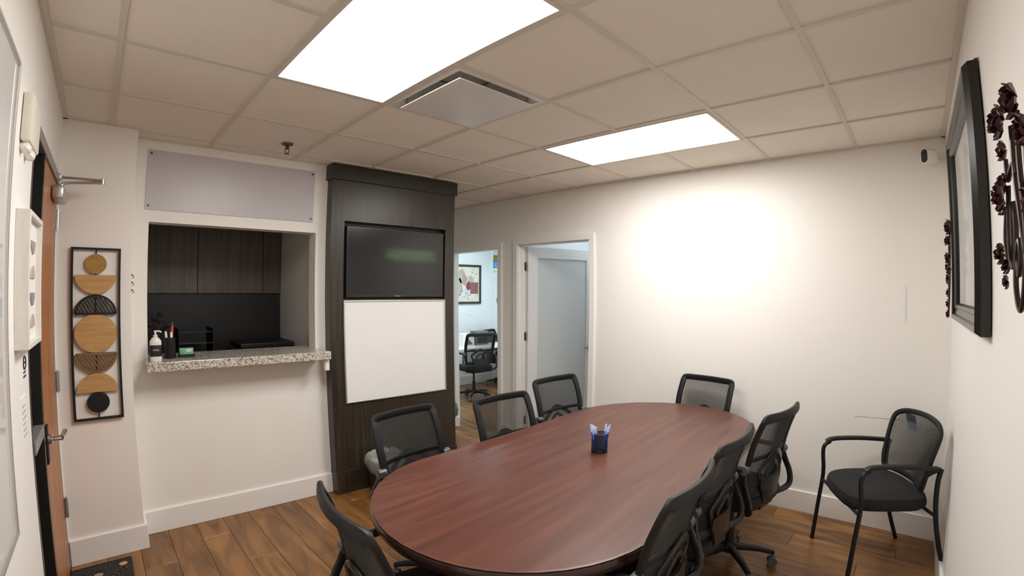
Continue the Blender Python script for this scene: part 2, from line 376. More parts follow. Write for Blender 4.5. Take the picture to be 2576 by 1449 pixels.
# ------------------------------------------------------------------ baseboards and door trim
def bb(name, a, b, label, h=0.155):
    mb = MB().box((a[0], a[1], 0), (b[0], b[1], h), 0.003); return struct(mb.build(name, TRIM), label, 'baseboard')
bt = 0.016
bb('baseboard_back_left', (xL + 0.004, yA - bt), (xA + bt, yA), 'white baseboard below the wood shapes art')
bb('baseboard_stub', (xA, yA + 0.001), (xA + bt, yK - bt - .001), 'short white baseboard on the side of the wall stub')
bb('baseboard_back', (xA + 0.001, yK - bt), (xC0 - 0.002, yK), 'white baseboard below the granite service ledge')
bb('baseboard_far', (xW - bt, yR + bt), (xW, d2a - 0.075), 'white baseboard behind the four legged chair')
bb('baseboard_far_short', (xW - bt, d2b + 0.062), (xW, d1a - 0.070), 'short white baseboard between the two doorways')
bb('baseboard_right', (xL + bt, yR), (xW - 0.001, yR + bt), 'white baseboard along the right wall under the framed picture')
bb('baseboard_left', (xL, yR + bt + .001), (xL + bt, dY0 - 0.06), 'white baseboard under the large whiteboard')
bb('baseboard_office', (xW + T, oY - bt), (oX - bt, oY), 'white baseboard in the office below the framed picture')
bb('baseboard_office_right', (oX - bt, 2.13), (oX, oY - bt - .001), 'white baseboard in the office below the posters')

def doorway(name, a, b, z, label):
    e = struct(empty(name, (xW, (a + b) / 2, 0)), label, 'door'); h = (b - a) / 2; c = 0.06; t = 0.018; R = 0.006
    for side, nm in ((-1, 'casing'), (1, 'casing')):
        y0 = side * (h - R); y1 = side * (h - R + c)
        MB().box((-t, y0, 0), (0, y1, z - R), 0.004).build('casing', TRIM, e)
        MB().box((T, y0, 0), (T + t, y1, z - R), 0.004).build('casing', TRIM, e)
        MB().box((0, side * h, 0), (T, side * (h - 0.012), z), 0.001).build('jamb', TRIM, e)
        MB().box((0.045, side * (h - 0.012), 0), (0.075, side * (h - 0.024), z - 0.012), 0.002).build('door_stop', TRIM, e)
    for x0, x1 in ((-t, 0), (T, T + t)): MB().box((x0, -h + R - c, z - R), (x1, h - R + c, z - R + c), 0.004).build('head_casing', TRIM, e)
    MB().box((0, -h, z - 0.012), (T, h, z)).build('head_jamb', TRIM, e)
    return e
D1 = doorway('door_1', d1a, d1b, d1z, 'white doorway opening onto the bright office beside the dark column')
MB().box((0.05, (d1b - d1a) / 2 - 0.0125, 1.02), (0.085, (d1b - d1a) / 2 - 0.015, 1.085), 0.0005).build('strike_plate', STEEL, D1)
D2 = doorway('door_2', d2a, d2b, d2z, 'white doorway with a door standing open into a dim side room')
# leaf of door 2
hx, hy = T + 0.004, (d2b - d2a) / 2 - 0.014
lf = empty('door_leaf', (hx, hy, 0.008)); lf.parent = D2
lf.rotation_euler = (0, 0, math.radians(-17))
LW, LH, LT = 0.87, 2.045, 0.038     # leaf runs along +x local, thickness toward +y (face at y=-LT/2)
sw = 0.115
LEAF = mat('door leaf paint', (0.80, 0.80, 0.79), 0.4)
for nm, a, b in (('stile', (0, 0, 0), (sw, LT, LH)), ('stile', (LW - sw, 0, 0), (LW, LT, LH)), ('rail', (sw, 0, LH - sw), (LW - sw, LT, LH)), ('rail', (sw, 0, 0), (LW - sw, LT, 0.20))):
    MB().box((a[0], a[1] - LT, a[2]), (b[0], b[1] - LT, b[2]), 0.002).build(nm, LEAF, lf)
MB().box((sw - .005, -LT + 0.012, 0.195), (LW - sw + .005, -0.012, LH - sw + .005)).build('panel', mat('frosted grey panel', (.60, .63, .63), .45), lf)
mb = MB().cyl((LW - 0.065, -LT - 0.006, 0.97), (LW - 0.065, -LT, 0.97), 0.026, 18); mb.cyl((LW - 0.065, -LT - 0.045, 0.97), (LW - 0.065, -LT - 0.004, 0.97), 0.009, 10)
mb.tube([(LW - 0.065, -LT - 0.042, 0.97), (LW - 0.10, -LT - 0.046, 0.97), (LW - 0.17, -LT - 0.044, 0.968)], 0.011, 8, smooth=3)
mb.build('lever_handle', STEEL, lf, True)
HB = mat('aged brass', (0.22, 0.17, 0.10), 0.35, 1.0)
for z in (0.22, 1.13, 1.85):
    mb = MB().cyl((hx - .004, hy + .004, z - .045), (hx - .004, hy + .004, z + .045), .006, 8); mb.box((hx - .05, hy + 0.001, z - .044), (hx - .006, hy + 0.003, z + .044)); mb.box((hx, hy - .035, z - .044), (hx + .002, hy + .002, z + .044))
    mb.build('hinge', HB, D2)

# entry door in left wall, with sidelight
FR = mat('grey steel frame', (0.30, 0.28, 0.27), 0.4, 0.3)
D3 = struct(empty('door_3', (xL, 1.43, 0)), 'orange wood entry door with lever handle in the left wall', 'door')
yo = 1.43
mY = 1.055                                             # mullion
MB().box((-0.06, dY0 - yo, dZ - 0.05), (0.008, dY1 - yo, dZ)).build('frame_head', FR, D3)
MB().box((-0.06, mY - 0.02 - yo, 0), (0.004, mY + 0.02 - yo, dZ - 0.05)).build('frame_jamb', mat('black frame', (0.01, 0.01, 0.008), 0.35), D3)
MB().box((-0.06, dY1 - 0.02 - yo, 0), (0.0, dY1 - yo, dZ - 0.05)).build('frame_jamb', FR, D3)
MB().box((-0.045, mY + 0.021 - yo, 0.008), (-0.001, dY1 - 0.021 - yo, dZ - 0.052), 0.002).build('door_leaf', DOORWOOD, D3)
for z in (0.37, 1.09, 1.98):
    mb = MB().cyl((0.010, dY1 - 0.022 - yo, z - .055), (0.010, dY1 - 0.022 - yo, z + .055), .009, 10); mb.cyl((0.010, dY1 - 0.022 - yo, z - .062), (0.010, dY1 - 0.022 - yo, z + .062), .004, 8)
    mb.box((-0.001, dY1 - .06 - yo, z - .055), (0.002, dY1 - 0.022 - yo, z + .055))
    mb.build('hinge', STEEL, D3, True)
lev = MB().box((0.0, 0, -0.11), (0.010, 0.05, 0.065), 0.003); lev.build('handle_plate', BLACK, D3).location = (0, mY + .05 - yo, .93)
mb = MB().cyl((0.01, 0.025, 0), (0.025, 0.025, 0), 0.024, 16); mb.cyl((0.02, 0.025, 0), (0.06, 0.025, 0), 0.011, 12)
mb.tube([(0.058, 0.02, 0), (0.064, 0.06, 0), (0.066, 0.15, 0)], [0.012, 0.011, 0.010], 10, smooth=3)
mb.build('lever_handle', CHROME, D3, True).location = (0, mY + .05 - yo, .93)
# closer
mb = MB().box((0, -.13, -.035), (.055, .10, .035), .014); ob = mb.build('closer_body', STEEL, D3, True); ob.location = (0, 1.56 - yo, 2.085)
mb = MB().cyl((.03, .02, .034), (.03, .02, .062), .013, 10); mb.tube([(.03, .02, .055), (.06, .02, .075), (.225, 0.0, .088)], .008, 8, smooth=3)
mb.tube([(.225, 0.0, .100), (.02, .05, .108)], .008, 8); mb.cyl((.225, 0, .080), (.225, 0, .110), .011, 10); mb.box((-.0, .02, .092), (.03, .08, .122), .004)
mb.build('closer_arm', STEEL, D3, True).location = (0, 1.56 - yo, 2.085)
W1 = struct(empty('window_1', (xL, (dY0 + mY) / 2, 0)), 'tall narrow dark sidelight window beside the entry door', 'window')
h0 = (mY - 0.02 - dY0) / 2
BF = MATS['black frame']
MB().box((-.05, -h0, 0), (-.0, -h0 + .03, dZ - .05)).build('frame_side', BF, W1)
MB().box((-.05, -h0 + .03, 0), (-.0, h0, .09)).build('frame_bottom', BF, W1)
MB().box((-.05, -h0 + .03, .97), (.006, h0, 1.02), .002).build('frame_rail', FR, W1)
for z0, z1 in ((.09, .97), (1.02, dZ - .05)): MB().box((-.034, -h0 + .03, z0), (-.026, h0, z1)).build('pane', DARKGLASS, W1)
MB().box((-.3, -.6, 0), (-.29, .6, 2.3)).build('night_backing', mat('night outside', (0.004, 0.004, 0.004), 0.9), W1)

# ------------------------------------------------------------------ service window: panel, granite ledge
pX0, pX1, pZ0, pZ1 = 0.832, 2.016, 2.110, 2.502
e = empty('roll_panel', ((pX0 + pX1) / 2, yK, pZ0)); tag(e, 'pale lilac grey panel fixed above the service window', 'panel')
a = (pX1 - pX0) / 2; h = pZ1 - pZ0
MB().box((-a, -0.008, 0), (a, 0, h), 0.001).build('sheet', mat('lilac grey acrylic', (0.56, 0.53, 0.55), 0.35, var=0.02), e)
for sx in (-1, 1):
    for z in (0.025, h - 0.025): MB().cyl((sx * (a - .02), -0.012, z), (sx * (a - .02), -0.007, z), .007, 10).build('screw', mat('dark screw', (0.08, 0.07, 0.06), 0.4, 0.8), e)
o = MB().box((0.835, 1.752, 1.100), (2.078, 2.22, 1.158), 0.004).build('granite_ledge', GRANITE); tag(o, 'speckled grey granite ledge of the service window', 'ledge')
o = MB().box((0, 0, 0), (0.035, 0.045, 0.085), 0.006).build('white_box', WHITEP); o.location = (2.043, 1.785, 1.013); tag(o, 'small white box hanging under the right end of the granite ledge', 'box')

# ------------------------------------------------------------------ tv column
e = empty('media_column', ((xC0 + xC1) / 2, yC, 0)); tag(e, 'tall dark espresso wood column holding the television', 'column'); CCx = (xC0 + xC1) / 2
tX0, tX1, tZ0, tZ1 = 2.243, 3.232, 1.532, 2.130
L = lambda x: x - CCx
mb = MB(); D = 0.06
mb.box((L(xC0), 0, 0.185), (L(tX0), D, 2.445)); mb.box((L(tX1), 0, 0.185), (L(xC1), D, 2.445)); mb.box((L(tX0), 0, tZ1), (L(tX1), D, 2.445)); mb.box((L(tX0), 0, 0.185), (L(tX1), D, tZ0))
mb.build('front_panel', ESPRESSO, e)
MB().box((L(xC0), D, 0.0), (L(xC1), 0.57, H - 0.002)).build('body', ESPRESSO, e)
MB().box((L(xC0) - .018, -.022, 2.445), (L(xC1) + .012, 0.5, H - 0.002), .003).build('crown', ESPRESSOD, e)
MB().box((L(xC0) - .004, -.014, 0), (L(xC1) + .004, 0.5, 0.185), .003).build('plinth', ESPRESSO, e)
MB().box((L(tX0), D - .004, tZ0), (L(tX1), D - .001, tZ1)).build('niche_lining', BLACK, e)
# television
t = empty('television', ((tX0 + tX1) / 2 + .012, yC + 0.052, tZ0 + 0.012)); tag(t, 'black flat television set into the dark wood column', 'television')
tw, th = 0.475, 0.555
MB().box((-tw, -.04, 0), (tw, 0, th), .006).build('housing', BLACKG, t)
sm = bpy.data.materials.new('tv screen'); sm.use_nodes = True; N = sm.node_tree.nodes; LK = sm.node_tree.links; b = N['Principled BSDF']
b.inputs['Roughness'].default_value = 0.16; b.inputs['Base Color'].default_value = (0.012, 0.012, 0.013, 1)
tc = N.new('ShaderNodeTexCoord'); sp = N.new('ShaderNodeSeparateXYZ'); LK.new(tc.outputs['Object'], sp.inputs[0])
def mrange(src, a0, a1, b0, b1):
    r = N.new('ShaderNodeMapRange'); r.interpolation_type = 'SMOOTHSTEP'; LK.new(src, r.inputs['Value'])
    for k, v in zip(('From Min', 'From Max', 'To Min', 'To Max'), (a0, a1, b0, b1)): r.inputs[k].default_value = v
    return r.outputs['Result']
def mth(op, a_, b_):
    r = N.new('ShaderNodeMath'); r.operation = op
    for k, q in enumerate((a_, b_)):
        if isinstance(q, (int, float)): r.inputs[k].default_value = q
        else: LK.new(q, r.inputs[k])
    return r.outputs[0]
gx = mth('MULTIPLY', mrange(sp.outputs['X'], -.17, -.02, 0, 1), mrange(sp.outputs['X'], .30, .44, 1, 0))
gz = mth('MULTIPLY', mrange(sp.outputs['Z'], .27, .34, 0, 1), mrange(sp.outputs['Z'], .36, .42, 1, 0))
nz = N.new('ShaderNodeTexNoise'); nz.inputs['Scale'].default_value = 14
green = mth('MULTIPLY', mth('MULTIPLY', gx, gz), nz.outputs['Fac'])
cc = N.new('ShaderNodeCombineColor'); LK.new(mth('MULTIPLY', green, .18), cc.inputs[0]); LK.new(mth('MULTIPLY', green, .42), cc.inputs[1]); LK.new(mth('MULTIPLY', green, .12), cc.inputs[2])
LK.new(cc.outputs[0], b.inputs['Emission Color']); b.inputs['Emission Strength'].default_value = 0.22
MATS['tv screen'] = sm; sm.cycles.emission_sampling = 'NONE'
MB().box((-tw + .012, -.0415, .022), (tw - .012, -.0395, th - .012)).build('screen', sm, t)
MB().box((-.03, -.043, .007), (.03, -.041, .015)).build('brand_strip', mat('grey print', (.2, .2, .2), .4), t)
# whiteboard on column
wX0, wX1, wZ0, wZ1 = 2.240, 3.228, 0.725, 1.522
e = empty('whiteboard', ((wX0 + wX1) / 2, yC, wZ0)); tag(e, 'white dry erase board below the television on the dark column', 'whiteboard')
a = (wX1 - wX0) / 2; h = wZ1 - wZ0; f = .012
MB().box((-a + f, -.010, f), (a - f, 0, h - f)).build('board', mat('whiteboard enamel', (.89, .89, .885), .22), e)
for p, q in (((-a, 0), (-a + f, h)), ((a - f, 0), (a, h)), ((-a + f, 0), (a - f, f)), ((-a + f, h - f), (a - f, h))): MB().box((p[0], -.016, p[1]), (q[0], 0, q[1]), .003).build('frame_bar', ALU, e)

# ------------------------------------------------------------------ conference table
tz, tY, hw, tx0, tx1 = 0.765, -0.172, 0.620, 1.388, 3.938
def track(inset, n=24):
    r = hw - inset; c0, c1 = tx0 + hw - TCX, tx1 - hw - TCX; o = []
    for k in range(n + 1): a = math.pi / 2 + math.pi * k / n; o.append((c0 + r * math.cos(a), r * math.sin(a)))
    for k in range(n + 1): a = -math.pi / 2 + math.pi * k / n; o.append((c1 + r * math.cos(a), r * math.sin(a)))
    return o
TCX = (tx0 + tx1) / 2
e = empty('conference_table', (TCX, tY, 0), 0.06); tag(e, 'long oval reddish mahogany conference table with dark edge', 'table')
MB().rings([[(x, y, z) for x, y in track(i)] for i, z in ((0.006, tz - .006), (0.003, tz - .001), (.012, tz))]).build('tabletop', MAHO, e)
MB().rings([[(x, y, z) for x, y in track(i)] for i, z in ((0.02, tz - .050), (0.004, tz - .046), (0, tz - .038), (0, tz - .012), (.003, tz - .006))]).build('edge_band', MAHOE, e, True)
for sx in (-1, 1):
    MB().box((sx * .72 - .03, -.15, .05), (sx * .72 + .03, .15, tz - .05), .004).build('leg_panel', MAHOE, e)
    MB().box((sx * .72 - .05, -.19, 0), (sx * .72 + .05, .19, .055), .006).build('foot', MAHOE, e)
MB().box((-.69, -.015, .25), (.69, .015, tz - .05), .003).build('modesty_panel', MAHOE, e)

# ------------------------------------------------------------------ task chair
def back_pt(u, v, off=0.0):
    z = 0.535 + v * 0.395
    wv = 0.200 + 0.03 * math.sin(min(v * 1.7, 1.57)) - 0.016 * v * v
    y = -0.20 - 0.09 * max(v, 0.0) ** 2.2 + 0.035 * u * u - off
    return Vector((u * wv, y, z))
def weave(fn, mask, sp=.005, wd=.0015, nu=80, nv=74, seg=14):
    # real woven mesh: square threads running both ways over the surface fn(u,v)
    mb = MB()
    def strip(pts):
        run = []
        for p in pts + [None]:
            if p is None:
                if len(run) > 1: mb.tube(run, 1.0, ref=(0, -1, .1), prof=[(-wd / 2, -wd / 2), (wd / 2, -wd / 2), (wd / 2, wd / 2), (-wd / 2, wd / 2)], cap=False)
                run = []
            else: run.append(p)
    for i in range(nu + 1):
        u = -1 + 2 * i / nu; strip([fn(u, j / seg) if mask(u, j / seg) else None for j in range(seg + 1)])
    for j in range(nv + 1):
        v = j / nv; strip([fn(-1 + 2 * i / seg, v) if mask(-1 + 2 * i / seg, v) else None for i in range(seg + 1)])
    return mb
def make_chair():
    e = empty('task_chair')
    # seat
    lv = [(.80, .415, -.0), (.95, .425, 0), (1.0, .445, 0), (1.0, .468, 0), (.965, .488, 0), (.85, .497, 0), (.5, .495, 0)]
    MB().rings([[(x * k, y * k + .02, z - .018 * max(0, y / .23) ** 3) for x, y in sellipse(.245, .235, 4.2)] for k, z, _ in lv]).build('seat', FABRIC, e, True)
    MB().box((-.10, -.13, .385), (.10, .14, .418), .01).build('seat_mechanism', BLACK, e)
    # back mesh
    mb = weave(back_pt, lambda u, v: True)
    mb.build('back_mesh', MESH, e, True)
    loop = []
    for u, v in [(-1, .06), (-1, .3), (-1, .6), (-1, .85), (-1, .955), (-.93, 1.0), (-.5, 1.0), (0, 1.0), (.5, 1.0), (.93, 1.0), (1, .955), (1, .85), (1, .6), (1, .3), (1, .06), (.9, 0), (.5, 0), (0, 0), (-.5, 0), (-.9, 0)]:
        loop.append(back_pt(u, v))
    MB().tube(loop, 1.0, closed=True, smooth=3, ref=(0, -1, .15), prof=[(x, y) for x, y in rrect(.046, .022, .009, 2)]).build('back_frame', BLACK, e, True)
    MB().tube([back_pt(u / 4, .44, -.002) for u in range(-4, 5)], 1.0, smooth=2, ref=(0, -1, 0), prof=rrect(.022, .012, .004, 2)).build('lumbar_bar', BLACK, e, True)
    # lower support of nested loops
    for k, bw in ((1.0, .030), (.52, .022)):
        pl = [(-.50 * k, .08), (-.60 * k, .10 + .10 * k), (-.62 * k, .13 + .16 * k), (-.14 * k, .17 + .29 * k), (.14 * k, .17 + .29 * k), (.62 * k, .13 + .16 * k), (.60 * k, .10 + .10 * k), (.50 * k, .08)]
        MB().tube([back_pt(u, v, .016) for u, v in pl], 1.0, smooth=3, ref=(0, -1, 0), prof=rrect(bw, .009, .004, 2)).build('support_loop', BLACKG, e, True)
    rr = []
    for v, wd, zz in ((.16, .60, 0), (.05, .62, 0), (0, .55, -.0)):
        rr.append((v, wd))
    ring = []
    for v, wd in rr: ring.append([back_pt(-wd, v, .012), back_pt(0, v, .014), back_pt(wd, v, .012), back_pt(wd, v, .028), back_pt(0, v, .030), back_pt(-wd, v, .028)])
    ring.append([Vector(p) for p in ((-.09, -.205, .48), (0, -.207, .48), (.09, -.205, .48), (.09, -.222, .48), (0, -.225, .48), (-.09, -.222, .48))])
    ring.append([Vector(p) for p in ((-.07, -.185, .425), (0, -.185, .425), (.07, -.185, .425), (.07, -.20, .41), (0, -.20, .41), (-.07, -.20, .41))])
    ring.append([Vector(p) for p in ((-.06, -.10, .412), (0, -.10, .412), (.06, -.10, .412), (.06, -.10, .392), (0, -.10, .392), (-.06, -.10, .392))])
    MB().rings(ring).build('back_plate', BLACKG, e, True)
    for s in (-1, 1):
        pad = MB().tube([(s * .238, -.175, .665), (s * .262, -.10, .672), (s * .268, .02, .668), (s * .262, .13, .655)], 1.0, smooth=4, ref=(0, 0, 1), prof=rrect(.042, .022, .009, 2))
        a = pad.build('armrest', BLACK, e, True)
        MB().tube([(s * .236, -.168, .672), (s * .262, -.185, .60), (s * .268, -.215, .53), (s * .250, -.222, .462), (s * .19, -.17, .425), (s * .08, -.11, .405)], 1.0, smooth=4, ref=(s, 0, 0), prof=rrect(.034, .020, .008, 2)).build('arm_bracket', BLACKG, a, True)
        MB().cyl((s * .216, -.172, .667), (s * .262, -.172, .667), .024, 16).build('pivot_cap', GREYP, a, True)
        for y, z in ((-.188, .60), (-.214, .53)): MB().cyl((s * .262, y - .004, z), (s * .281, y - .004, z), .005, 8).build('screw', CHROME, a, True)
    MB().lathe([(.026, .10), (.026, .26), (.017, .262), (.017, .40)], n=16).build('gas_lift', BLACKG, e, True)
    MB().lathe([(.03, .075), (.045, .08), (.045, .115), (.032, .135)], n=16).build('base_hub', BLACK, e, True)
    for k in range(5):
        a = 2 * math.pi * k / 5 + .3; c, s = math.cos(a), math.sin(a)
        MB().tube([(c * .03, s * .03, .105), (c * .17, s * .17, .098), (c * .265, s * .265, .080)], [1.0, .8, .6], smooth=3, ref=(0, 0, 1), prof=rrect(.046, .034, .010, 2)).build('base_leg', BLACK, e, True)
        cx, cy = c * .258, s * .258; p = Vector((-s, c, 0)); mb = MB()
        for sd in (-1, 1):
            q = Vector((cx, cy, .027)) + p * .016 * sd; mb.cyl(q - p * .008, q + p * .008, .027, 14)
        mb.cyl((cx, cy, .03), (cx, cy, .08), .009, 8); mb.box((cx - .012, cy - .012, .03), (cx + .012, cy + .012, .056), .004)
        mb.build('caster', GREYP, e, True)
    return e
CH = make_chair()
def chair_at(tx, ty, face, label, group, first=[True], sz=1.0):
    # (tx,ty) = plan position of the centre of the back's top edge; face = heading of the sitter in degrees (0 = +y, ccw)
    o = CH if first[0] else copy_tree(CH); first[0] = False
    r = math.radians(face); yb = back_pt(1, 1).y
    o.location = (tx + math.sin(r) * yb, ty - math.cos(r) * yb, 0); o.rotation_euler = (0, 0, r); o.scale = (1, 1, sz)
    tag(o, label, 'chair', group); return o
G1 = 'black mesh task chairs around the oval table'
chair_at(2.02, .69, 180 + 9, 'black mesh task chair in front of the wastebasket, left of the far side', G1)
chair_at(2.70, .624, 180, 'black mesh task chair in the middle of the far long side', G1)
chair_at(3.447, .817, 180 - 4, 'black mesh task chair in front of the open white door', G1)
chair_at(4.12, -.145, 90 - 10, 'black mesh task chair at the far head of the table against the white wall', G1)
chair_at(3.24, -.932, -9, 'black mesh task chair on the near side, next to the four legged chair', G1, sz=1.035)
chair_at(2.66, -.876, 1, 'black mesh task chair in the middle of the near long side', G1, sz=1.035)
chair_at(2.09, -.918, 5, 'black mesh task chair nearest the camera at the bottom right of the table', G1, sz=1.035)
chair_at(1.207, -.215, -96, 'black mesh task chair at the left head of the table seen from behind', G1)
G2 = 'black task chairs in the office'
chair_at(5.25, 3.66, -14, 'black task chair with its back to the doorway in the office', G2, sz=1.06)
chair_at(6.28, 4.64, 200, 'black mesh task chair half hidden behind the office door frame', G2)

# ------------------------------------------------------------------ guest chair
e = empty('guest_chair', (3.762, -1.387, 0), 0.538); tag(e, 'black four legged guest chair with mesh back standing in the corner', 'chair')
W2, Dd, za = .264, .21, .665
for s in (-1, 1):
    MB().tube([(s * W2, Dd + .03, 0.004), (s * W2, Dd + .015, .25), (s * W2, Dd, .45), (s * W2, Dd + .012, .58), (s * W2, Dd + .005, .63), (s * W2, Dd - .03, za - .008)], .0125, 10, smooth=4).build('leg', BLACK, e, True)
    MB().tube([(s * W2, -Dd - .10, .004), (s * W2, -Dd - .03, .22), (s * W2, -Dd + .01, .42), (s * W2, -Dd + .015, .58), (s * W2, -Dd, .665)], .0125, 10, smooth=4).build('leg', BLACK, e, True)
    MB().tube([(s * W2, Dd - .005, za - .012), (s * W2, Dd - .05, za + .008), (s * W2, 0, za + .012), (s * W2, -Dd + .02, za)], 1.0, smooth=5, ref=(0, 0, 1), prof=rrect(.040, .024, .010, 2)).build('armrest', BLACK, e, True)
MB().tube([(-W2, -Dd + .01, .405), (W2, -Dd + .01, .405)], .010, 8).build('crossbar', BLACK, e, True)
MB().tube([(-W2, Dd, .405), (W2, Dd, .405)], .010, 8).build('crossbar', BLACK, e, True)
MB().rings([[(x * k, y * k + .01, z - .012 * max(0, y / .22) ** 3) for x, y in sellipse(.245, .235, 3.6)] for k, z in ((.75, .405), (.93, .413), (1, .435), (1, .462), (.97, .485), (.85, .499), (.5, .503))]).build('seat', FABRIC, e, True)
def gb(u, v, off=0):
    z = .525 + v * .36; wv = .205 + .03 * math.sin(min(1.57, v * 1.6)); return Vector((u * wv, -.195 - .01 * v - .055 * v * v + .05 * u * u * (1 - .4 * v) - off, z))
loop = [(-.90, 0), (-1, .08), (-1, .4), (-1, .72), (-.95, .88), (-.72, .965), (-.36, 1.0), (0, 1.01), (.36, 1.0), (.72, .965), (.95, .88), (1, .72), (1, .4), (1, .08), (.90, 0), (.45, -.0), (0, 0), (-.45, 0)]
MB().tube([gb(u, v) for u, v in loop], 1.0, closed=True, smooth=3, ref=(0, -1, .1), prof=rrect(.032, .022, .009, 2)).build('back_frame', BLACK, e, True)
def gmask(u, v):
    k = 1.0 if v < .62 else math.sqrt(max(0, 1 - ((v - .62) / .40) ** 2 * .75)); k = k if v > .1 else .85 + 1.5 * v
    return abs(u) <= k + .02
weave(gb, gmask, seg=28, nu=84, nv=70).build('back_mesh', MESH, e, True)
for s in (-1, 1): MB().tube([gb(s, .02), gb(s, .25) + Vector((s * .012, .0, 0)), (s * W2, -Dd + .0, .665)], .011, 8, smooth=3).build('back_bracket', BLACK, e, True)
tg = MB().box((-.045, -.001, -.10), (.045, .001, 0)).build('tag', PAPER, e); tg.location = gb(.55, .93, .012); tg.rotation_euler = (-.2, 0, .05)
MB().box((-.045, -.002, -.05), (.045, .002, -.001)).build('tag_band', mat('blue print', (.02, .16, .42), .5), tg)

# ------------------------------------------------------------------ pen cup on the table
CW = mat('dark wire mesh cup', (.02, .022, .03), .35, .6, alpha=.72, var=.3, vscale=300)
cx, cy = 2.655, -.15
e = empty('pen_cup', (cx, cy, tz)); tag(e, 'round dark wire mesh pen cup on the mahogany table', 'pen cup')
MB().lathe([(.0425, .004), (.043, .098)], n=28, cap=False).build('wire_wall', CW, e, True)
MB().lathe([(.040, 0), (.043, .003), (.043, .007), (.036, .008)], n=28).build('bottom', BLACK, e, True)
MB().tube([(.043 * math.cos(2 * math.pi * k / 24), .043 * math.sin(2 * math.pi * k / 24), .099) for k in range(24)], .0025, 6, closed=True).build('rim', BLACK, e, True)
PB = mat('blue pen barrel', (.10, .25, .85), .3); PT = mat('pale blue pen tip', (.55, .68, .95), .3)
pen = None
for k in range(11):
    ang = (2.35 + (k - 3) * .27) if k < 7 else (-.75 + (k - 8.5) * .30)
    r0 = .030 if k % 2 else .019; r1 = r0 + (.020 if k < 7 else .022)
    b0 = Vector((cx + r0 * math.cos(ang), cy + r0 * math.sin(ang), tz + .011))
    tp = Vector((cx + r1 * math.cos(ang), cy + r1 * math.sin(ang), tz + .132 + .018 * ((k * 5) % 4) / 3))
    d = (tp - b0); ln = d.length; q = Vector((0, 0, 1)).rotation_difference(d.normalized())
    if pen is None:
        pen = empty('pen'); MB().cyl((0, 0, 0), (0, 0, .118), .0042, 8).build('barrel', PB, pen, True); MB().lathe([(.0044, .104), (.0046, .107), (.0046, .143), (.003, .147)], n=8).build('cap', PT, pen, True); o = pen
    else: o = copy_tree(pen)
    o.location = b0; o.rotation_mode = 'QUATERNION'; o.rotation_quaternion = q; o.scale = (1, 1, ln / .147)
    tag(o, 'blue pen with pale tip leaning left in the wire cup' if k < 7 else 'blue pen with pale tip leaning right in the wire cup', 'pen', 'pens leaning left in the cup' if k < 7 else 'pens leaning right in the cup')

# ------------------------------------------------------------------ wastebasket
e = empty('wastebasket', (2.445, 1.66, 0)); tag(e, 'black wastebasket with clear plastic liner standing against the dark column', 'wastebasket')
MB().lathe([(.105, 0), (.112, .01), (.145, .31), (.142, .312), (.108, .02), (0.001, .015)], n=28).build('bin', BLACK, e, True)
LN = mat('clear liner', (.70, .72, .70), .12, alpha=.34, bump=1.0, bscale=25, spec=.8)
rings = []; rnd = random.Random(3)
for r, z in ((.128, .20), (.150, .25), (.158, .29), (.155, .325), (.140, .345), (.118, .315), (.085, .285), (.04, .275)):
    rings.append([((r + rnd.uniform(-.008, .008)) * math.cos(2 * math.pi * i / 32), (r + rnd.uniform(-.008, .008)) * math.sin(2 * math.pi * i / 32), z + rnd.uniform(-.014, .014)) for i in range(32)])
MB().rings(rings, cap=False).build('liner', LN, e, True)

# ------------------------------------------------------------------ wood shapes wall art
fx0, fx1, fz0, fz1 = .440, .698, .848, 1.836
fc = .568
e = empty('wall_art', (fc, yA, fz0)); tag(e, 'narrow black framed wall art of stacked wooden circles and half circles', 'wall art')
f = .012
for p, q in (((fx0, fz0), (fx0 + f, fz1)), ((fx1 - f, fz0), (fx1, fz1)), ((fx0 + f, fz0), (fx1 - f, fz0 + f)), ((fx0 + f, fz1 - f), (fx1 - f, fz1))):
    MB().box((p[0] - fc, -.026, p[1] - fz0), (q[0] - fc, -.004, q[1] - fz0), .001).build('frame_bar', BLACK, e)
MB().box((-.003, -.012, f), (.003, -.006, fz1 - fz0 - f)).build('rod', BLACK, e)
def disc(z, r, m, nm='wood_disc', half=0, y0=-.024, y1=-.013):
    a0, a1 = (0, 2 * math.pi) if not half else ((0, math.pi) if half > 0 else (math.pi, 2 * math.pi)); n = 40
    poly = [(r * math.cos(a0 + (a1 - a0) * k / n), z - fz0 + r * math.sin(a0 + (a1 - a0) * k / n)) for k in range(n if not half else n + 1)]
    return MB().prism(poly, 'y', y0, y1).build(nm, m, e)
disc(1.744, .056, OAKD)
disc(1.680, .108, OAK, 'wood_half_disc', -1)
disc(1.347, .110, OAK, 'wood_disc')
disc(1.010, .108, OAK, 'wood_half_disc', 1)
disc(.949, .059, BLACK, 'black_disc')
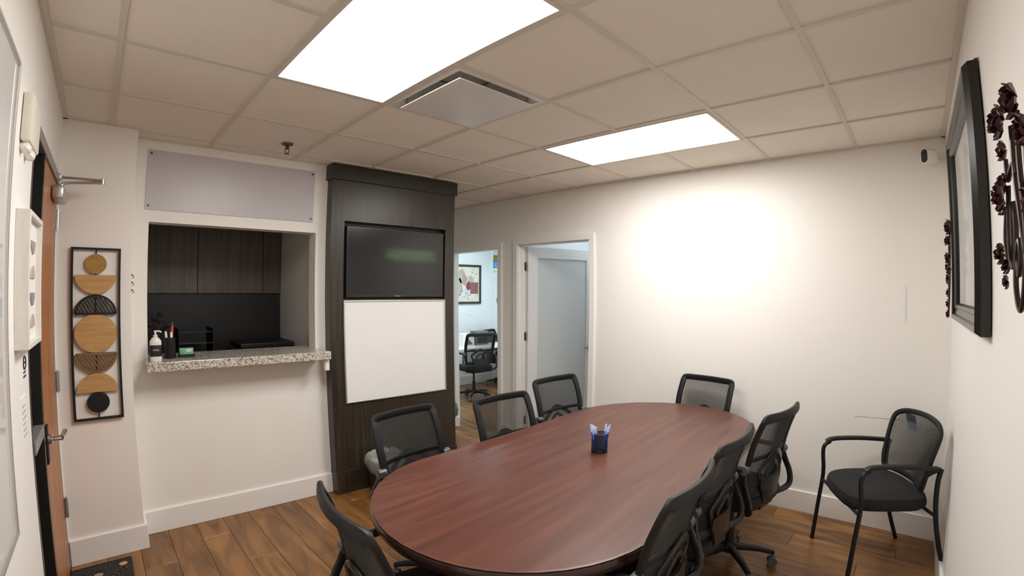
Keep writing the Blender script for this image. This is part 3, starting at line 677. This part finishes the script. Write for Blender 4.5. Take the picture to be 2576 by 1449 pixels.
def slatted(z, r, half, m, nm):
    h = empty(nm, (0, 0, 0)); h.parent = e; s = 1 if half > 0 else -1; n = 28
    arc = [Vector((r * math.cos(math.pi * k / n), -.019, z - fz0 + s * r * math.sin(math.pi * k / n))) for k in range(n + 1)]
    MB().tube([p * 1.0 for p in arc], 1.0, ref=(0, 1, 0), prof=[(-.006, -.006), (.006, -.006), (.006, .006), (-.006, .006)]).build('arc', m, h)
    MB().box((-r, -.025, z - fz0 - .006), (r, -.013, z - fz0 + .006)).build('bar', m, h)
    for k in range(-5, 6):
        x0 = k * .019
        # diagonal slat from the bar towards the arc
        dx, dz = -.5, .87 * s
        if s < 0: dx = .5
        tt = 0
        while (x0 + dx * tt) ** 2 + (dz * tt) ** 2 < (r - .004) ** 2 and tt < .3: tt += .002
        if tt < .012: continue
        p = Vector((x0, -.019, z - fz0)); q = Vector((x0 + dx * tt, -.019, z - fz0 + dz * tt))
        MB().tube([p, q], 1.0, ref=(0, 1, 0), prof=[(-.0036, -.005), (.0036, -.005), (.0036, .005), (-.0036, .005)]).build('slat', m, h)
slatted(1.459, .104, 1, BLACK, 'black_slatted_half_disc')
slatted(1.230, .104, -1, WALNUT, 'brown_slatted_half_disc')
o = MB().cyl((0, 0, 0), (0, -.012, 0), .008, 10)
o.tube([(0, -.012, 0), (0, -.022, -.012), (0, -.016, -.024), (0, -.008, -.020)], .003, 6, smooth=3)
for z in (1.685, 1.640, 1.595):
    ob = MB(); ob.v = list(o.v); ob.f = list(o.f); q = ob.build('key_hook', HB, None, True); q.location = (xA, yA + .02, z); q.rotation_euler = (0, 0, math.pi / 2); q.scale = (.7, .7, .7)
    tag(q, 'small brass key hook on the edge of the wall stub', 'hook', 'brass hooks at the corner of the wall stub')

# ------------------------------------------------------------------ left wall: whiteboard, emergency light, shadow box, notices
bY0, bY1, bZ0, bZ1 = -1.25, .185, .905, 2.235
e = empty('whiteboard', (xL, (bY0 + bY1) / 2, bZ0)); tag(e, 'large glossy whiteboard with thin silver frame on the left wall', 'whiteboard')
a = (bY1 - bY0) / 2; h = bZ1 - bZ0; f = .014
MB().box((0, -a + f, f), (.010, a - f, h - f)).build('board', mat('glossy white glass', (.66, .655, .64), .06, spec=.45), e)
for p, q in (((-a, 0), (-a + f, h)), ((a - f, 0), (a, h)), ((-a + f, 0), (a - f, f)), ((-a + f, h - f), (a - f, h))): MB().box((0, p[0], p[1]), (.016, q[0], q[1]), .002).build('frame_bar', ALU, e)
e = empty('emergency_light', (xL, .47, 2.03)); tag(e, 'cream wall mounted emergency light above the shadow box', 'emergency light')
MB().box((0, -.10, .03), (.030, .11, .19), .010).build('housing', CREAM, e, True)
for s in (-1, 1):
    m_ = MB().lathe([(.008, 0), (.018, .010), (.021, .024), (.020, .028)], n=18); ob = m_.build('lamp_head', CREAM, e, True); ob.location = (.018, -.06 + .1 * (s > 0), .03); ob.rotation_euler = (math.radians(155), math.radians(25), 0)
    MB().lathe([(.019, .0285), (.016, .032), (.006, .034)], n=18).build('lens', mat('lamp lens', (.8, .8, .78), .1), ob, True)
e = empty('shadow_box', (xL, .56, 1.405)); tag(e, 'white shadow box picture beside the entry door', 'picture'); h = .445; a = .17; f = .018
SB = mat('whitewashed wood', (.70, .665, .61), .55, var=.05, vscale=10, stretch=(8, 8, 1))
for p, q in (((-a, 0), (-a + f, h)), ((a - f, 0), (a, h)), ((-a + f, 0), (a - f, f)), ((-a + f, h - f), (a - f, h))): MB().box((0, p[0], p[1]), (.040, q[0], q[1]), .002).build('frame_bar', SB, e)
MB().box((.002, -a + f, f), (.022, a - f, h - f)).build('backing', PAPER, e)
for k, (z, c) in enumerate(((.34, (.40, .36, .32)), (.25, (.55, .42, .34)), (.16, (.30, .30, .30)), (.08, (.55, .40, .33)))):
    s_ = 1 if k % 2 else -1; m_ = mat('collage %d' % k, c, .6)
    for yy in (-.06, .06):
        poly = [(yy + .05 * math.cos(math.pi * q / 14), z + s_ * (.045 * math.sin(math.pi * q / 14) - .02)) for q in range(15)]
        MB().prism(poly, 'x', .022, .026).build('paper_shape', m_, e)
e = empty('notice', (xL, .57, 1.28)); tag(e, 'small white notice with black symbol under the shadow box', 'notice')
MB().box((0, -.05, 0), (.003, .05, .10)).build('card', PAPER, e)
INK = mat('black ink', (.02, .02, .02), .6)
MB().tube([(.0034, .028 * math.cos(2 * math.pi * k / 20), .065 + .022 * math.sin(2 * math.pi * k / 20)) for k in range(20)], .003, 6, closed=True).build('ring_symbol', INK, e)
MB().box((.003, -.022, .062), (.004, .022, .068)).build('bar_symbol', INK, e); MB().box((.003, -.03, .015), (.004, .03, .022)).build('text_line', INK, e); MB().box((.003, -.025, .03), (.004, .025, .036)).build('text_line', INK, e)
e = empty('notice', (xL, .54, 1.07)); tag(e, 'pale paper notice on the wall above the whiteboard edge height, below the symbol card', 'notice')
e['label'] = 'pale printed sheet taped below the symbol card on the left wall'
MB().box((0, -.055, 0), (.002, .055, .165)).build('sheet', PAPER, e)
for k in range(6): MB().box((.002, -.04, .03 + k * .02), (.0026, .04 - .01 * (k % 3), .036 + k * .02)).build('text_line', mat('grey ink', (.45, .43, .41), .7), e)

# door mat
MM = bpy.data.materials.new('patterned mat'); MM.use_nodes = True; N = MM.node_tree.nodes; LK = MM.node_tree.links; b = N['Principled BSDF']; b.inputs['Roughness'].default_value = .9
tc = N.new('ShaderNodeTexCoord'); vo = N.new('ShaderNodeTexVoronoi'); vo.inputs['Scale'].default_value = 9; LK.new(tc.outputs['Object'], vo.inputs['Vector'])
wv = N.new('ShaderNodeMath'); wv.operation = 'MULTIPLY'; wv.inputs[1].default_value = 60; LK.new(vo.outputs['Distance'], wv.inputs[0]); sn = N.new('ShaderNodeMath'); sn.operation = 'SINE'; LK.new(wv.outputs[0], sn.inputs[0])
cr = N.new('ShaderNodeValToRGB'); cr.color_ramp.elements[0].position = .55; cr.color_ramp.elements[0].color = (.008, .008, .008, 1); cr.color_ramp.elements[1].position = .95; cr.color_ramp.elements[1].color = (.10, .075, .05, 1); LK.new(sn.outputs[0], cr.inputs[0]); LK.new(cr.outputs[0], b.inputs['Base Color']); MATS['mat'] = MM
e = empty('door_mat', (.515, 1.36, 0)); tag(e, 'black patterned door mat with gold and grey medallions below the wood art', 'mat')
MB().box((-.145, -.34, 0), (.145, .34, .008), .003).build('pile', MM, e)
mb_ = MB()
for p, q in (((-.152, -.352), (-.138, .352)), ((.138, -.352), (.152, .352)), ((-.138, -.352), (.138, -.338)), ((-.138, .338), (.138, .352))): mb_.box((p[0], p[1], 0), (q[0], q[1], .010), .002)
mb_.build('border', mat('black rubber', (.008, .008, .008), .6), e)
for k, (x, y, r, c) in enumerate(((.105, .285, .022, (.50, .36, .18)), (-.02, .22, .024, (.28, .26, .24)), (-.10, .12, .024, (.40, .27, .15)), (.10, .05, .022, (.30, .28, .26)), (0, -.08, .024, (.5, .36, .18)), (-.09, -.2, .022, (.28, .26, .24)), (.09, -.24, .024, (.5, .36, .18)))):
    MB().lathe([(r, .008), (r * .85, .0105)], (x, y, 0), 20).build('medallion', mat('medallion %d' % (k % 3), c, .85), e)

# ------------------------------------------------------------------ items on and behind the ledge
lz = 1.158
e = empty('soap_dispenser', (.897, 1.835, lz)); tag(e, 'white pump bottle with black label at the left end of the ledge', 'bottle')
mb = MB().rings([[(x * k, y * k, z) for x, y in sellipse(.036, .024, 2.6, 20)] for k, z in ((.94, 0), (1, .006), (1, .045), (1, .10), (.95, .125), (.6, .142), (.36, .148))]); mb.build('bottle', mat('milky plastic', (.78, .77, .70), .3), e, True)
mb = MB().rings([[(x * k, y * k, z) for x, y in sellipse(.0368, .0248, 2.6, 20)] for k, z in ((1.0, .030), (1.01, .031), (1.01, .099), (1.0, .10))], cap=False); mb.build('label_wrap', mat('black label', (.012, .012, .012), .4), e, True)
text_mesh('label_text', 'soap', .02, mat('pink print', (.75, .55, .55), .5), e, (-.0, -.0256, .066), (math.pi / 2, 0, 0))['label'] = 'pale pink lettering'
MB().lathe([(.013, .146), (.013, .162), (.006, .163), (.006, .178)], n=12).build('collar', WHITEP, e, True)
MB().tube([(-.008, 0, .182), (.006, 0, .184), (.026, -.006, .183), (.034, -.008, .177)], .0055, 8, smooth=3).build('pump_spout', WHITEP, e, True)
e = empty('marker_cup', (.992, 1.93, lz)); tag(e, 'tall black cup holding markers beside the pump bottle', 'cup')
MB().lathe([(.034, 0), (.036, .004), (.036, .135), (.033, .135), (.033, .01), (.001, .008)], n=20).build('cup_body', BLACK, e, True)
for k, (dx, dy, c, hgt, nm) in enumerate(((.006, 0, (.80, .07, .03), .225, 'red marker with dark tip standing in the black cup'), (-.012, -.008, (.85, .84, .8), .165, 'short white marker in the black cup, left of the red one'), (.008, -.018, (.85, .84, .8), .160, 'short white marker in the black cup, in front of the red one'))):
    q = empty('marker', (.992 + dx, 1.93 + dy, lz + .011)); tag(q, nm, 'marker'); q.rotation_euler = (0, .06 * (k == 0) - .08 * (k == 1), 0)
    MB().cyl((0, 0, 0), (0, 0, hgt - .03), .0075, 10).build('barrel', mat('marker %d' % k, c, .35), q, True); MB().cyl((0, 0, hgt - .03), (0, 0, hgt), .0085, 10, .006).build('cap', mat('marker cap %d' % (k > 0), (.05, .05, .04) if k == 0 else (.86, .85, .82), .35), q, True)
e = empty('card_holder', (1.098, 1.955, lz)); tag(e, 'black desk card holder with green cards on the granite ledge', 'card holder')
MB().box((-.05, -.03, 0), (.05, .025, .008), .002).build('base', BLACK, e); MB().box((-.05, .012, .008), (.05, .022, .06), .002).build('back', BLACK, e); MB().box((-.05, -.03, .008), (.05, -.024, .02), .001).build('lip', BLACK, e)
cd = MB().box((-.044, -.003, 0), (.044, .003, .050)).build('card', mat('green card', (.10, .36, .17), .5, var=.5, vscale=25), e); cd.location = (0, -.012, .010); cd.rotation_euler = (-.25, 0, 0)
for k, (x0, x1, z) in enumerate(((-.005, .036, .034), (0, .03, .025))): MB().box((x0, -.0038, z), (x1, -.003, z + .005)).build('print_line', PAPER, cd)
# desk behind
o = MB().box((.45, 2.46, .70), (2.115, 2.88, .74), .004).build('work_desk', ESPRESSOD); tag(o, 'dark work surface behind the service window', 'desk')
for x in (.55, 2.05): MB().box((x - .03, .26 * 0 + 2.48, 0), (x + .03, 2.86, .70)).build('leg_panel', ESPRESSOD, o)
e = empty('letter_tray', (1.25, 2.64, .74)); tag(e, 'stacked black letter trays in the dark behind the marker cup', 'letter tray')
for k in range(7): MB().box((-.13, -.15, .02 + k * .085), (.13, .15, .026 + k * .085), .002).build('shelf', BLACKG, e)
for sx in (-1, 1): MB().box((sx * .13 - .003, -.15, 0), (sx * .13 + .003, .15, .56), .001).build('side', BLACK, e)
e = empty('flower_vase', (.98, 2.66, .74)); tag(e, 'dim vase of dark dried flowers behind the pump bottle', 'vase')
MB().lathe([(.04, 0), (.06, .06), (.045, .2), (.03, .3), (.038, .33)], n=18).build('vase', BLACKG, e, True)
for k in range(7):
    a = k * 2.4; r = .05 + .02 * (k % 3); tp = (r * math.cos(a), r * math.sin(a), .55 + .04 * (k % 4)); MB().tube([(0, 0, .28), (tp[0] * .4, tp[1] * .4, .42), tp], .003, 5, smooth=3).build('stem', mat('dry stem', (.05, .05, .02), .7), e)
    MB().sphere(tp, .026, 8, (1, 1, .8)).build('bloom', mat('dried bloom %d' % (k % 2), ((.045, .014, .008), (.030, .028, .012))[k % 2], .8), e)
e = empty('desk_printer', (1.84, 2.68, .74)); tag(e, 'low black office machine at the right behind the service window', 'printer')
MB().box((-.27, -.22, 0), (.27, .22, .385), .015).build('body', BLACKG, e); MB().box((-.25, -.20, .385), (.22, .18, .43), .012).build('lid', BLACK, e); MB().box((.02, -.232, .30), (.2, -.215, .345), .004).build('control_panel', mat('dim grey panel', (.10, .11, .10), .3), e)
MB().tube([(.08, -.235, .36), (.09, -.25, .385), (.13, -.25, .39), (.15, -.235, .365)], .005, 6, smooth=4).build('cable', GREYP, e)
# upper cabinets and splashback
xs = [.45, .930, 1.345, 1.940, 2.118]
CABM = ramp_mat('brown cabinet laminate', [(.3, (.085, .067, .052)), (.55, (.125, .100, .079)), (.8, (.17, .14, .112))], .38, 3, (16, 16, .5), dist=.3)
names = ['dark upper cabinet hidden at the left end behind the service window', 'dark upper cabinet seen at the left of the service window', 'wide brown grained upper cabinet in the middle of the service window', 'narrow brown upper cabinet at the right end of the row']
for k in range(4):
    e = empty('upper_cabinet', ((xs[k] + xs[k + 1]) / 2, 3.34, 1.568)); a = (xs[k + 1] - xs[k]) / 2; tag(e, names[k], 'cabinet', 'dark upper cabinets behind the service window')
    MB().box((-a + .001, -.30, 0), (a - .001, 0, .80)).build('body', ESPRESSOD, e); MB().box((-a + .002, -.322, .002), (a - .002, -.302, .798), .002).build('door', CABM, e)
o = MB().box((.45, 3.05, .90), (2.118, 3.07, 1.566)).build('splashback', mat('black splashback', (.005, .005, .005), .45)); tag(o, 'plain black splashback below the upper cabinets', 'splashback')
o = MB().box((.45, 2.90, .86), (2.118, 3.34, .899), .004).build('back_counter', BLACK); tag(o, 'dark counter below the black splashback', 'counter')
MB().box((.47, 2.93, 0), (2.11, 3.34, .86)).build('cupboard', ESPRESSOD, o)

# ------------------------------------------------------------------ right wall: picture and wire flowers
pX0, pX1, pZ0, pZ1 = 2.47, 3.53, 1.455, 2.325
e = empty('framed_picture', ((pX0 + pX1) / 2, yR, pZ0)); tag(e, 'large black framed picture on the right wall between the metal flowers', 'picture')
a = (pX1 - pX0) / 2; h = pZ1 - pZ0; F = .085
FRM = mat('black bronze frame', (.016, .014, .012), .22, .3, var=.15, vscale=5)
def molding(p0, p1, inward):
    # profile: across (inward) and depth
    pr_ = [(0, .004), (0, .030), (.012, .046), (.030, .044), (.036, .034), (.058, .030), (.066, .036), (.078, .030), (.085, .018), (.085, .004)]
    p0, p1, iv = Vector(p0), Vector(p1), Vector(inward); d = (p1 - p0).normalized(); rr = []
    for p, s in ((p0, 1), (p1, -1)): rr.append([p + iv * u + d * (s * u) + Vector((0, v, 0)) for u, v in pr_])
    return MB().rings(rr)
for p, q, iv in (((-a, 0, 0), (-a, 0, h), (1, 0, 0)), ((a, 0, 0), (a, 0, h), (-1, 0, 0)), ((-a, 0, 0), (a, 0, 0), (0, 0, 1)), ((-a, 0, h), (a, 0, h), (0, 0, -1))): molding(p, q, iv).build('frame_bar', FRM, e)
MB().box((-a + .08, .004, .08), (a - .08, .014, h - .08)).build('print', ramp_mat('pale print', [(.3, (.42, .41, .39)), (.6, (.60, .58, .55)), (.8, (.68, .66, .62))], .6, 2.5, (1, 1, 1)), e)
MB().box((-a + .08, .015, .08), (a - .08, .017, h - .08)).build('glass', mat('picture glass', (.9, .9, .9), .04, alpha=.10, spec=.6), e)
MB().box((-a + .002, .0, h - .01), (-a + .012, .012, h + .006), .002).build('hanger_tab', mat('wood tab', (.2, .12, .06), .6), e)

WIRE = mat('dark bronze wire', (.035, .022, .018), .35, .7)
PETAL = mat('dark red metal petal', (.040, .005, .006), .30, .5, var=.4, vscale=40)
def flower(c, r, n, parent, rndm, name='flower'):
    mb = MB(); c = Vector(c)
    for lay_, (rr, tilt, k) in enumerate(((r, .35, n), (r * .75, .8, n), (r * .45, 1.2, max(3, n - 2)))):
        for i in range(k):
            a = 2 * math.pi * (i + .5 * lay_) / k + rndm.uniform(-.2, .2); tl = tilt + rndm.uniform(-.15, .15)
            d = Vector((math.cos(a) * math.cos(tl), math.sin(tl), math.sin(a) * math.cos(tl))); s = Vector((-math.sin(a), 0, math.cos(a))); nn = d.cross(s)
            w_ = rr * .42; t_ = .0012
            prof_ = [(0, .10), (.35, .8), (.7, 1), (.9, .6), (1.0, .05)]
            rings_ = []
            for q, ww in prof_:
                p = c + d * (rr * q) + nn * (rr * .18 * math.sin(q * 3.14)); rings_.append([p - s * w_ * ww + nn * t_, p + s * w_ * ww + nn * t_, p + s * w_ * ww - nn * t_, p - s * w_ * ww - nn * t_])
            mb.rings(rings_)
    return mb.build(name, PETAL, parent)
def wire_art(base, k, flowers, stems, label):
    e = empty('metal_flower_art', base); tag(e, label, 'wall art'); rd = random.Random(5 + k)
    for pts in stems: MB().tube(pts, .0045 if k == 0 else .004, 7, smooth=6).build('stem', WIRE, e, True)
    for c, r, n in flowers: flower(c, r * (.8 if k == 0 else .9), n, e, rd)
    return e
# near sculpture, local origin at (1.80,yR,1.70); +x goes away from the camera (to the left in the picture)
P = lambda x, z, y=.045: (x, y, z)
wire_art((1.765, yR, 1.645), 0,
    [(P(-.075, .285, .05), .045, 7), (P(.0, .27, .06), .045, 7), (P(.085, .235), .030, 6), (P(.075, .165, .05), .030, 6), (P(.04, .135, .06), .036, 7), (P(.10, .125, .05), .028, 6), (P(.06, .025, .06), .030, 6), (P(.10, .005), .028, 6), (P(.115, -.03), .020, 5), (P(-.12, .22), .04, 7), (P(-.16, .10), .04, 7)],
    [[P(-.06, .27), P(-.05, .18), P(-.075, .08), P(-.11, -.02), P(-.125, -.09), P(-.13, -.13)], [P(0, .26), P(-.005, .17), P(-.03, .10), P(-.08, .0), P(-.12, -.06), P(-.13, -.12)],
     [P(.085, .215), P(.07, .17), P(.04, .185), P(.0, .19), P(-.02, .165)], [P(.07, .16), P(.085, .08), P(.075, .02), P(.05, .0)], [P(.04, .12), P(.045, .06), P(.03, .0), P(.06, .01)],
     [P(.02, .12), P(.01, .05), P(.04, .0), P(.07, .0)], [P(.10, .12), P(.125, .06), P(.10, .01)], [P(.02, .01), P(-.015, .045), P(-.03, .01), P(-.01, -.02), P(.005, .01), P(-.01, .03)],
     [P(.01, .03), P(.02, -.04), P(-.02, -.085), P(-.06, -.04), P(-.075, .06), P(-.06, .14)], [P(-.11, .2), P(-.12, .05), P(-.13, -.10)], [P(-.15, .1), P(-.14, -.02), P(-.135, -.11)]],
    'wire sculpture with dark red metal flowers, cropped at the right edge')
wire_art((3.69, yR, 1.56), 1,
    [(P(-.12, .36), .05, 7), (P(-.10, .29), .035, 6), (P(-.02, .30, .05), .032, 6), (P(.03, .22, .05), .028, 6), (P(-.06, .20), .04, 7), (P(.05, .165, .05), .025, 6), (P(.02, .11), .032, 6), (P(.07, .09), .024, 5), (P(.05, .03), .028, 6), (P(.06, -.03), .028, 6), (P(.07, -.085), .026, 6), (P(-.10, .14), .035, 6)],
    [[P(-.11, .34), P(-.08, .22), P(-.03, .10), P(.02, -.02), P(.05, -.10)], [P(-.02, .29), P(.0, .18), P(.03, .05), P(.055, -.09)], [P(.03, .21), P(.02, .12), P(.04, 0), P(.06, -.08)], [P(-.06, .19), P(-.04, .08), P(.02, -.04)]],
    'small metal flower sculpture half hidden behind the far side of the framed picture')

# ------------------------------------------------------------------ far wall details
e = empty('security_camera', (xW, -1.655, 2.432)); tag(e, 'white security camera with black oval face high in the corner', 'security camera')
MB().cyl((-.004, 0, 0), (0, 0, 0), .026, 20).build('wall_mount', WHITEP, e, True); MB().cyl((-.06, 0, 0), (-.003, 0, 0), .010, 12).build('arm', WHITEP, e, True)
bd = empty('camera_body', (-.085, .0, 0), math.radians(-48)); bd.parent = e
mb = MB(); mb.rings([[(x, y * k, z * k) for y, z in rrect(.060, .095, .029, 6)] for x, k in ((.045, .55), (.040, .8), (.025, .97), (0, 1.0), (-.035, 1.0), (-.042, .96))]); mb.build('shell', WHITEP, bd, True)
mb = MB(); mb.rings([[(x, y, z) for y, z in rrect(.046, .082, .022, 6)] for x in (-.0425, -.0455)]); mb.build('face', BLACKG, bd, True)
MB().cyl((-.0475, 0, .015), (-.0455, 0, .015), .011, 16).build('lens', DARKGLASS, bd, True)
SL = mat('grey scuff', (.40, .37, .34), .8)
o = MB().box((-.0008, -.30, -.0015), (.0, 0, .0015)).build('scuff_line', SL); o.location = (xW, -1.195, .752); o.rotation_euler = (math.radians(-2), 0, 0); tag(o, 'thin horizontal grey scuff line on the far wall left of the guest chair', 'scuff')
o = MB().box((-.0008, -.001, 0), (.0, .001, .23)).build('scuff_line', SL); o.location = (xW, -1.49, 1.40); tag(o, 'thin vertical grey scuff line on the far wall near the right corner', 'scuff')
# sprinkler
e = empty('fire_sprinkler', (1.655, 1.60, H)); tag(e, 'small dark fire sprinkler hanging from the ceiling above the service window', 'sprinkler'); SPM = mat('dark bronze sprinkler', (.11, .095, .075), .35, .8)
MB().lathe([(.038, .004), (.036, -.004), (.016, -.010)], n=20).build('escutcheon', SPM, e, True); MB().lathe([(.012, -.006), (.012, -.03), (.006, -.034)], n=12).build('body', SPM, e, True)
for s in (-1, 1): MB().tube([(s * .011, 0, -.028), (s * .014, 0, -.045), (s * .004, 0, -.06)], .003, 6, smooth=3).build('frame_arm', SPM, e, True)
MB().lathe([(.017, -.062), (.018, -.065), (.004, -.067)], n=14).build('deflector', SPM, e, True)

# ------------------------------------------------------------------ passage and office
GG = mat('green bottle glass', (.16, .32, .24), .12, trans=.55)
o = MB().box((-.08, -.06, 0), (.08, .06, .118), .004).build('plinth_block', TRIM); o.location = (4.10, 2.92, 0); tag(o, 'low white block on the floor under the green jug', 'block')
e = empty('glass_jug', (4.10, 2.92, .1185)); tag(e, 'round green glass jug at the column edge by the office doorway', 'jug')
MB().lathe([(.05, 0), (.075, .02), (.085, .09), (.07, .16), (.03, .20), (.022, .235), (.026, .24)], n=24).build('glass', GG, e, True); MB().lathe([(.018, .236), (.018, .262)], n=12).build('stopper', OAK, e, True)
e = empty('framed_picture', (6.00, oY, 1.385)); tag(e, 'framed abstract picture with maroon and beige shapes on the office wall', 'picture'); a, h, f = .295, .655, .035
PFM = mat('dark green bronze frame', (.045, .042, .028), .4, .3)
for p, q in (((-a, 0), (-a + f, h)), ((a - f, 0), (a, h)), ((-a + f, 0), (a - f, f)), ((-a + f, h - f), (a - f, h))): MB().box((p[0], -.03, p[1]), (q[0], -.001, q[1]), .004).build('frame_bar', PFM, e)
MB().box((-a + f, -.012, f), (a - f, -.002, h - f)).build('canvas', mat('cream canvas', (.70, .66, .57), .7, var=.12, vscale=6), e)
def blob(x, z, rx, rz, c, k, dep):
    m_ = mat('abstract paint %d' % k, c, .7, var=.15, vscale=10); poly = [(x + rx * math.cos(t) * (1 + .12 * math.sin(3 * t + k)), z + rz * math.sin(t) * (1 + .1 * math.cos(2 * t + k))) for t in [2 * math.pi * q / 22 for q in range(22)]]
    MB().prism(poly, 'y', -.0125 - dep * .0006, -.012).build('paint_shape', m_, e)
blob(-.13, .46, .07, .13, (.45, .40, .36), 0, 1); blob(-.07, .40, .06, .10, (.45, .30, .25), 1, 2); blob(.07, .38, .07, .09, (.48, .43, .32), 2, 3); blob(-.18, .28, .07, .14, (.42, .39, .35), 3, 1); blob(.02, .30, .05, .07, (.22, .05, .07), 4, 4)
MB().box((.06, -.0155, .17), (.235, -.012, .36)).build('paint_shape', mat('maroon paint', (.26, .10, .11), .7, var=.1), e); blob(-.02, .19, .06, .09, (.55, .58, .62), 5, 1)
for k in range(10): MB().box((-.22 + .045 * k, -.0145, .08 + .03 * ((k * 7) % 5) + (.32 if k > 6 else 0)), (-.205 + .045 * k, -.012, .095 + .03 * ((k * 7) % 5) + (.32 if k > 6 else 0))).build('paint_fleck', INK, e)
o = MB().box((-.035, -.006, -.058), (.035, 0, .058), .003).build('outlet_plate', WHITEP); o.location = (6.075, oY, 1.25); tag(o, 'white wall plate below the framed abstract picture in the office', 'outlet plate')
for s in (-1, 1): MB().box((-.016, -.008, s * .024 - .014), (.016, -.005, s * .024 + .014), .002).build('socket', PAPER, o)
def poster(y0, y1, z0, z1, label, bands):
    e = empty('poster', (oX, (y0 + y1) / 2, z0)); tag(e, label, 'poster'); a = (y1 - y0) / 2
    MB().box((-.002, -a, 0), (0, a, z1 - z0)).build('sheet', PAPER, e)
    for k, (f0, f1, c) in enumerate(bands): MB().box((-.0028, -a + .01, f0 * (z1 - z0)), (-.002, a - .01, f1 * (z1 - z0))).build('print_band', mat('poster %s %d' % (label[:6], k), c, .6, var=.25, vscale=25), e)
    return e
p_ = poster(4.35, 4.815, 1.90, 2.42, 'landscape poster with a blue band high on the office side wall', [(.03, .12, (.55, .70, .40)), (.18, .38, (.05, .28, .75)), (.38, .62, (.22, .20, .06)), (.62, .98, (.55, .66, .72))])
text_mesh('poster_text', 'Ca', .075, PAPER, p_, (-.003, .13, .125), (math.pi / 2, 0, -math.pi / 2))
poster(4.30, 4.725, 1.36, 1.86, 'pale sky poster under the blue band poster in the office', [(.03, .10, (.5, .55, .10)), (.10, .25, (.18, .14, .06)), (.25, .97, (.55, .68, .80))])
poster(4.30, 4.66, 1.02, 1.30, 'pinkish poster lowest on the office side wall', [(.1, .9, (.72, .55, .52))])
e = empty('office_desk', (5.45, 4.26, 0)); tag(e, 'white desk in the office behind the black task chair', 'desk')
DW = mat('white desk laminate', (.82, .82, .82), .35)
MB().box((-.95, -.24, .715), (1.0, .24, .745), .004).build('desktop', DW, e)
for sx in (-.9, .92):
    for sy in (-.2, .2): MB().box((sx - .02, sy - .02, 0), (sx + .02, sy + .02, .715), .002).build('leg', ALU, e)
e = empty('file_box', (5.52, 4.40, .745)); tag(e, 'white file box with a maroon corner on the office desk', 'file box')
MB().box((-.06, -.09, 0), (.16, .09, .19), .004).build('box', PAPER, e); MB().prism([(-.02, .02), (.13, .02), (.02, .13)], 'y', -.092, -.09).build('maroon_print', MATS['maroon paint'], e)
for z in (.15, .17): MB().box((.0, -.0915, z), (.12, -.09, z + .007)).build('dark_line', INK, e)
o = MB().box((-.13, -.08, 0), (.13, .08, .22), .01).build('desk_tray', mat('olive grey plastic', (.14, .14, .10), .5)); o.location = (5.86, 4.40, .745); tag(o, 'olive grey tray on the office desk behind the chair back', 'tray')
MB().box((-.11, -.082, .03), (.11, -.08, .12)).build('opening', BLACK, o)
o = MB().box((-.105, -.148, 0), (.105, .148, .004)).build('paper_sheet', PAPER); o.location = (5.40, 4.14, .745); o.rotation_euler = (0, 0, .4); tag(o, 'loose white paper sheet on the office desk', 'paper')
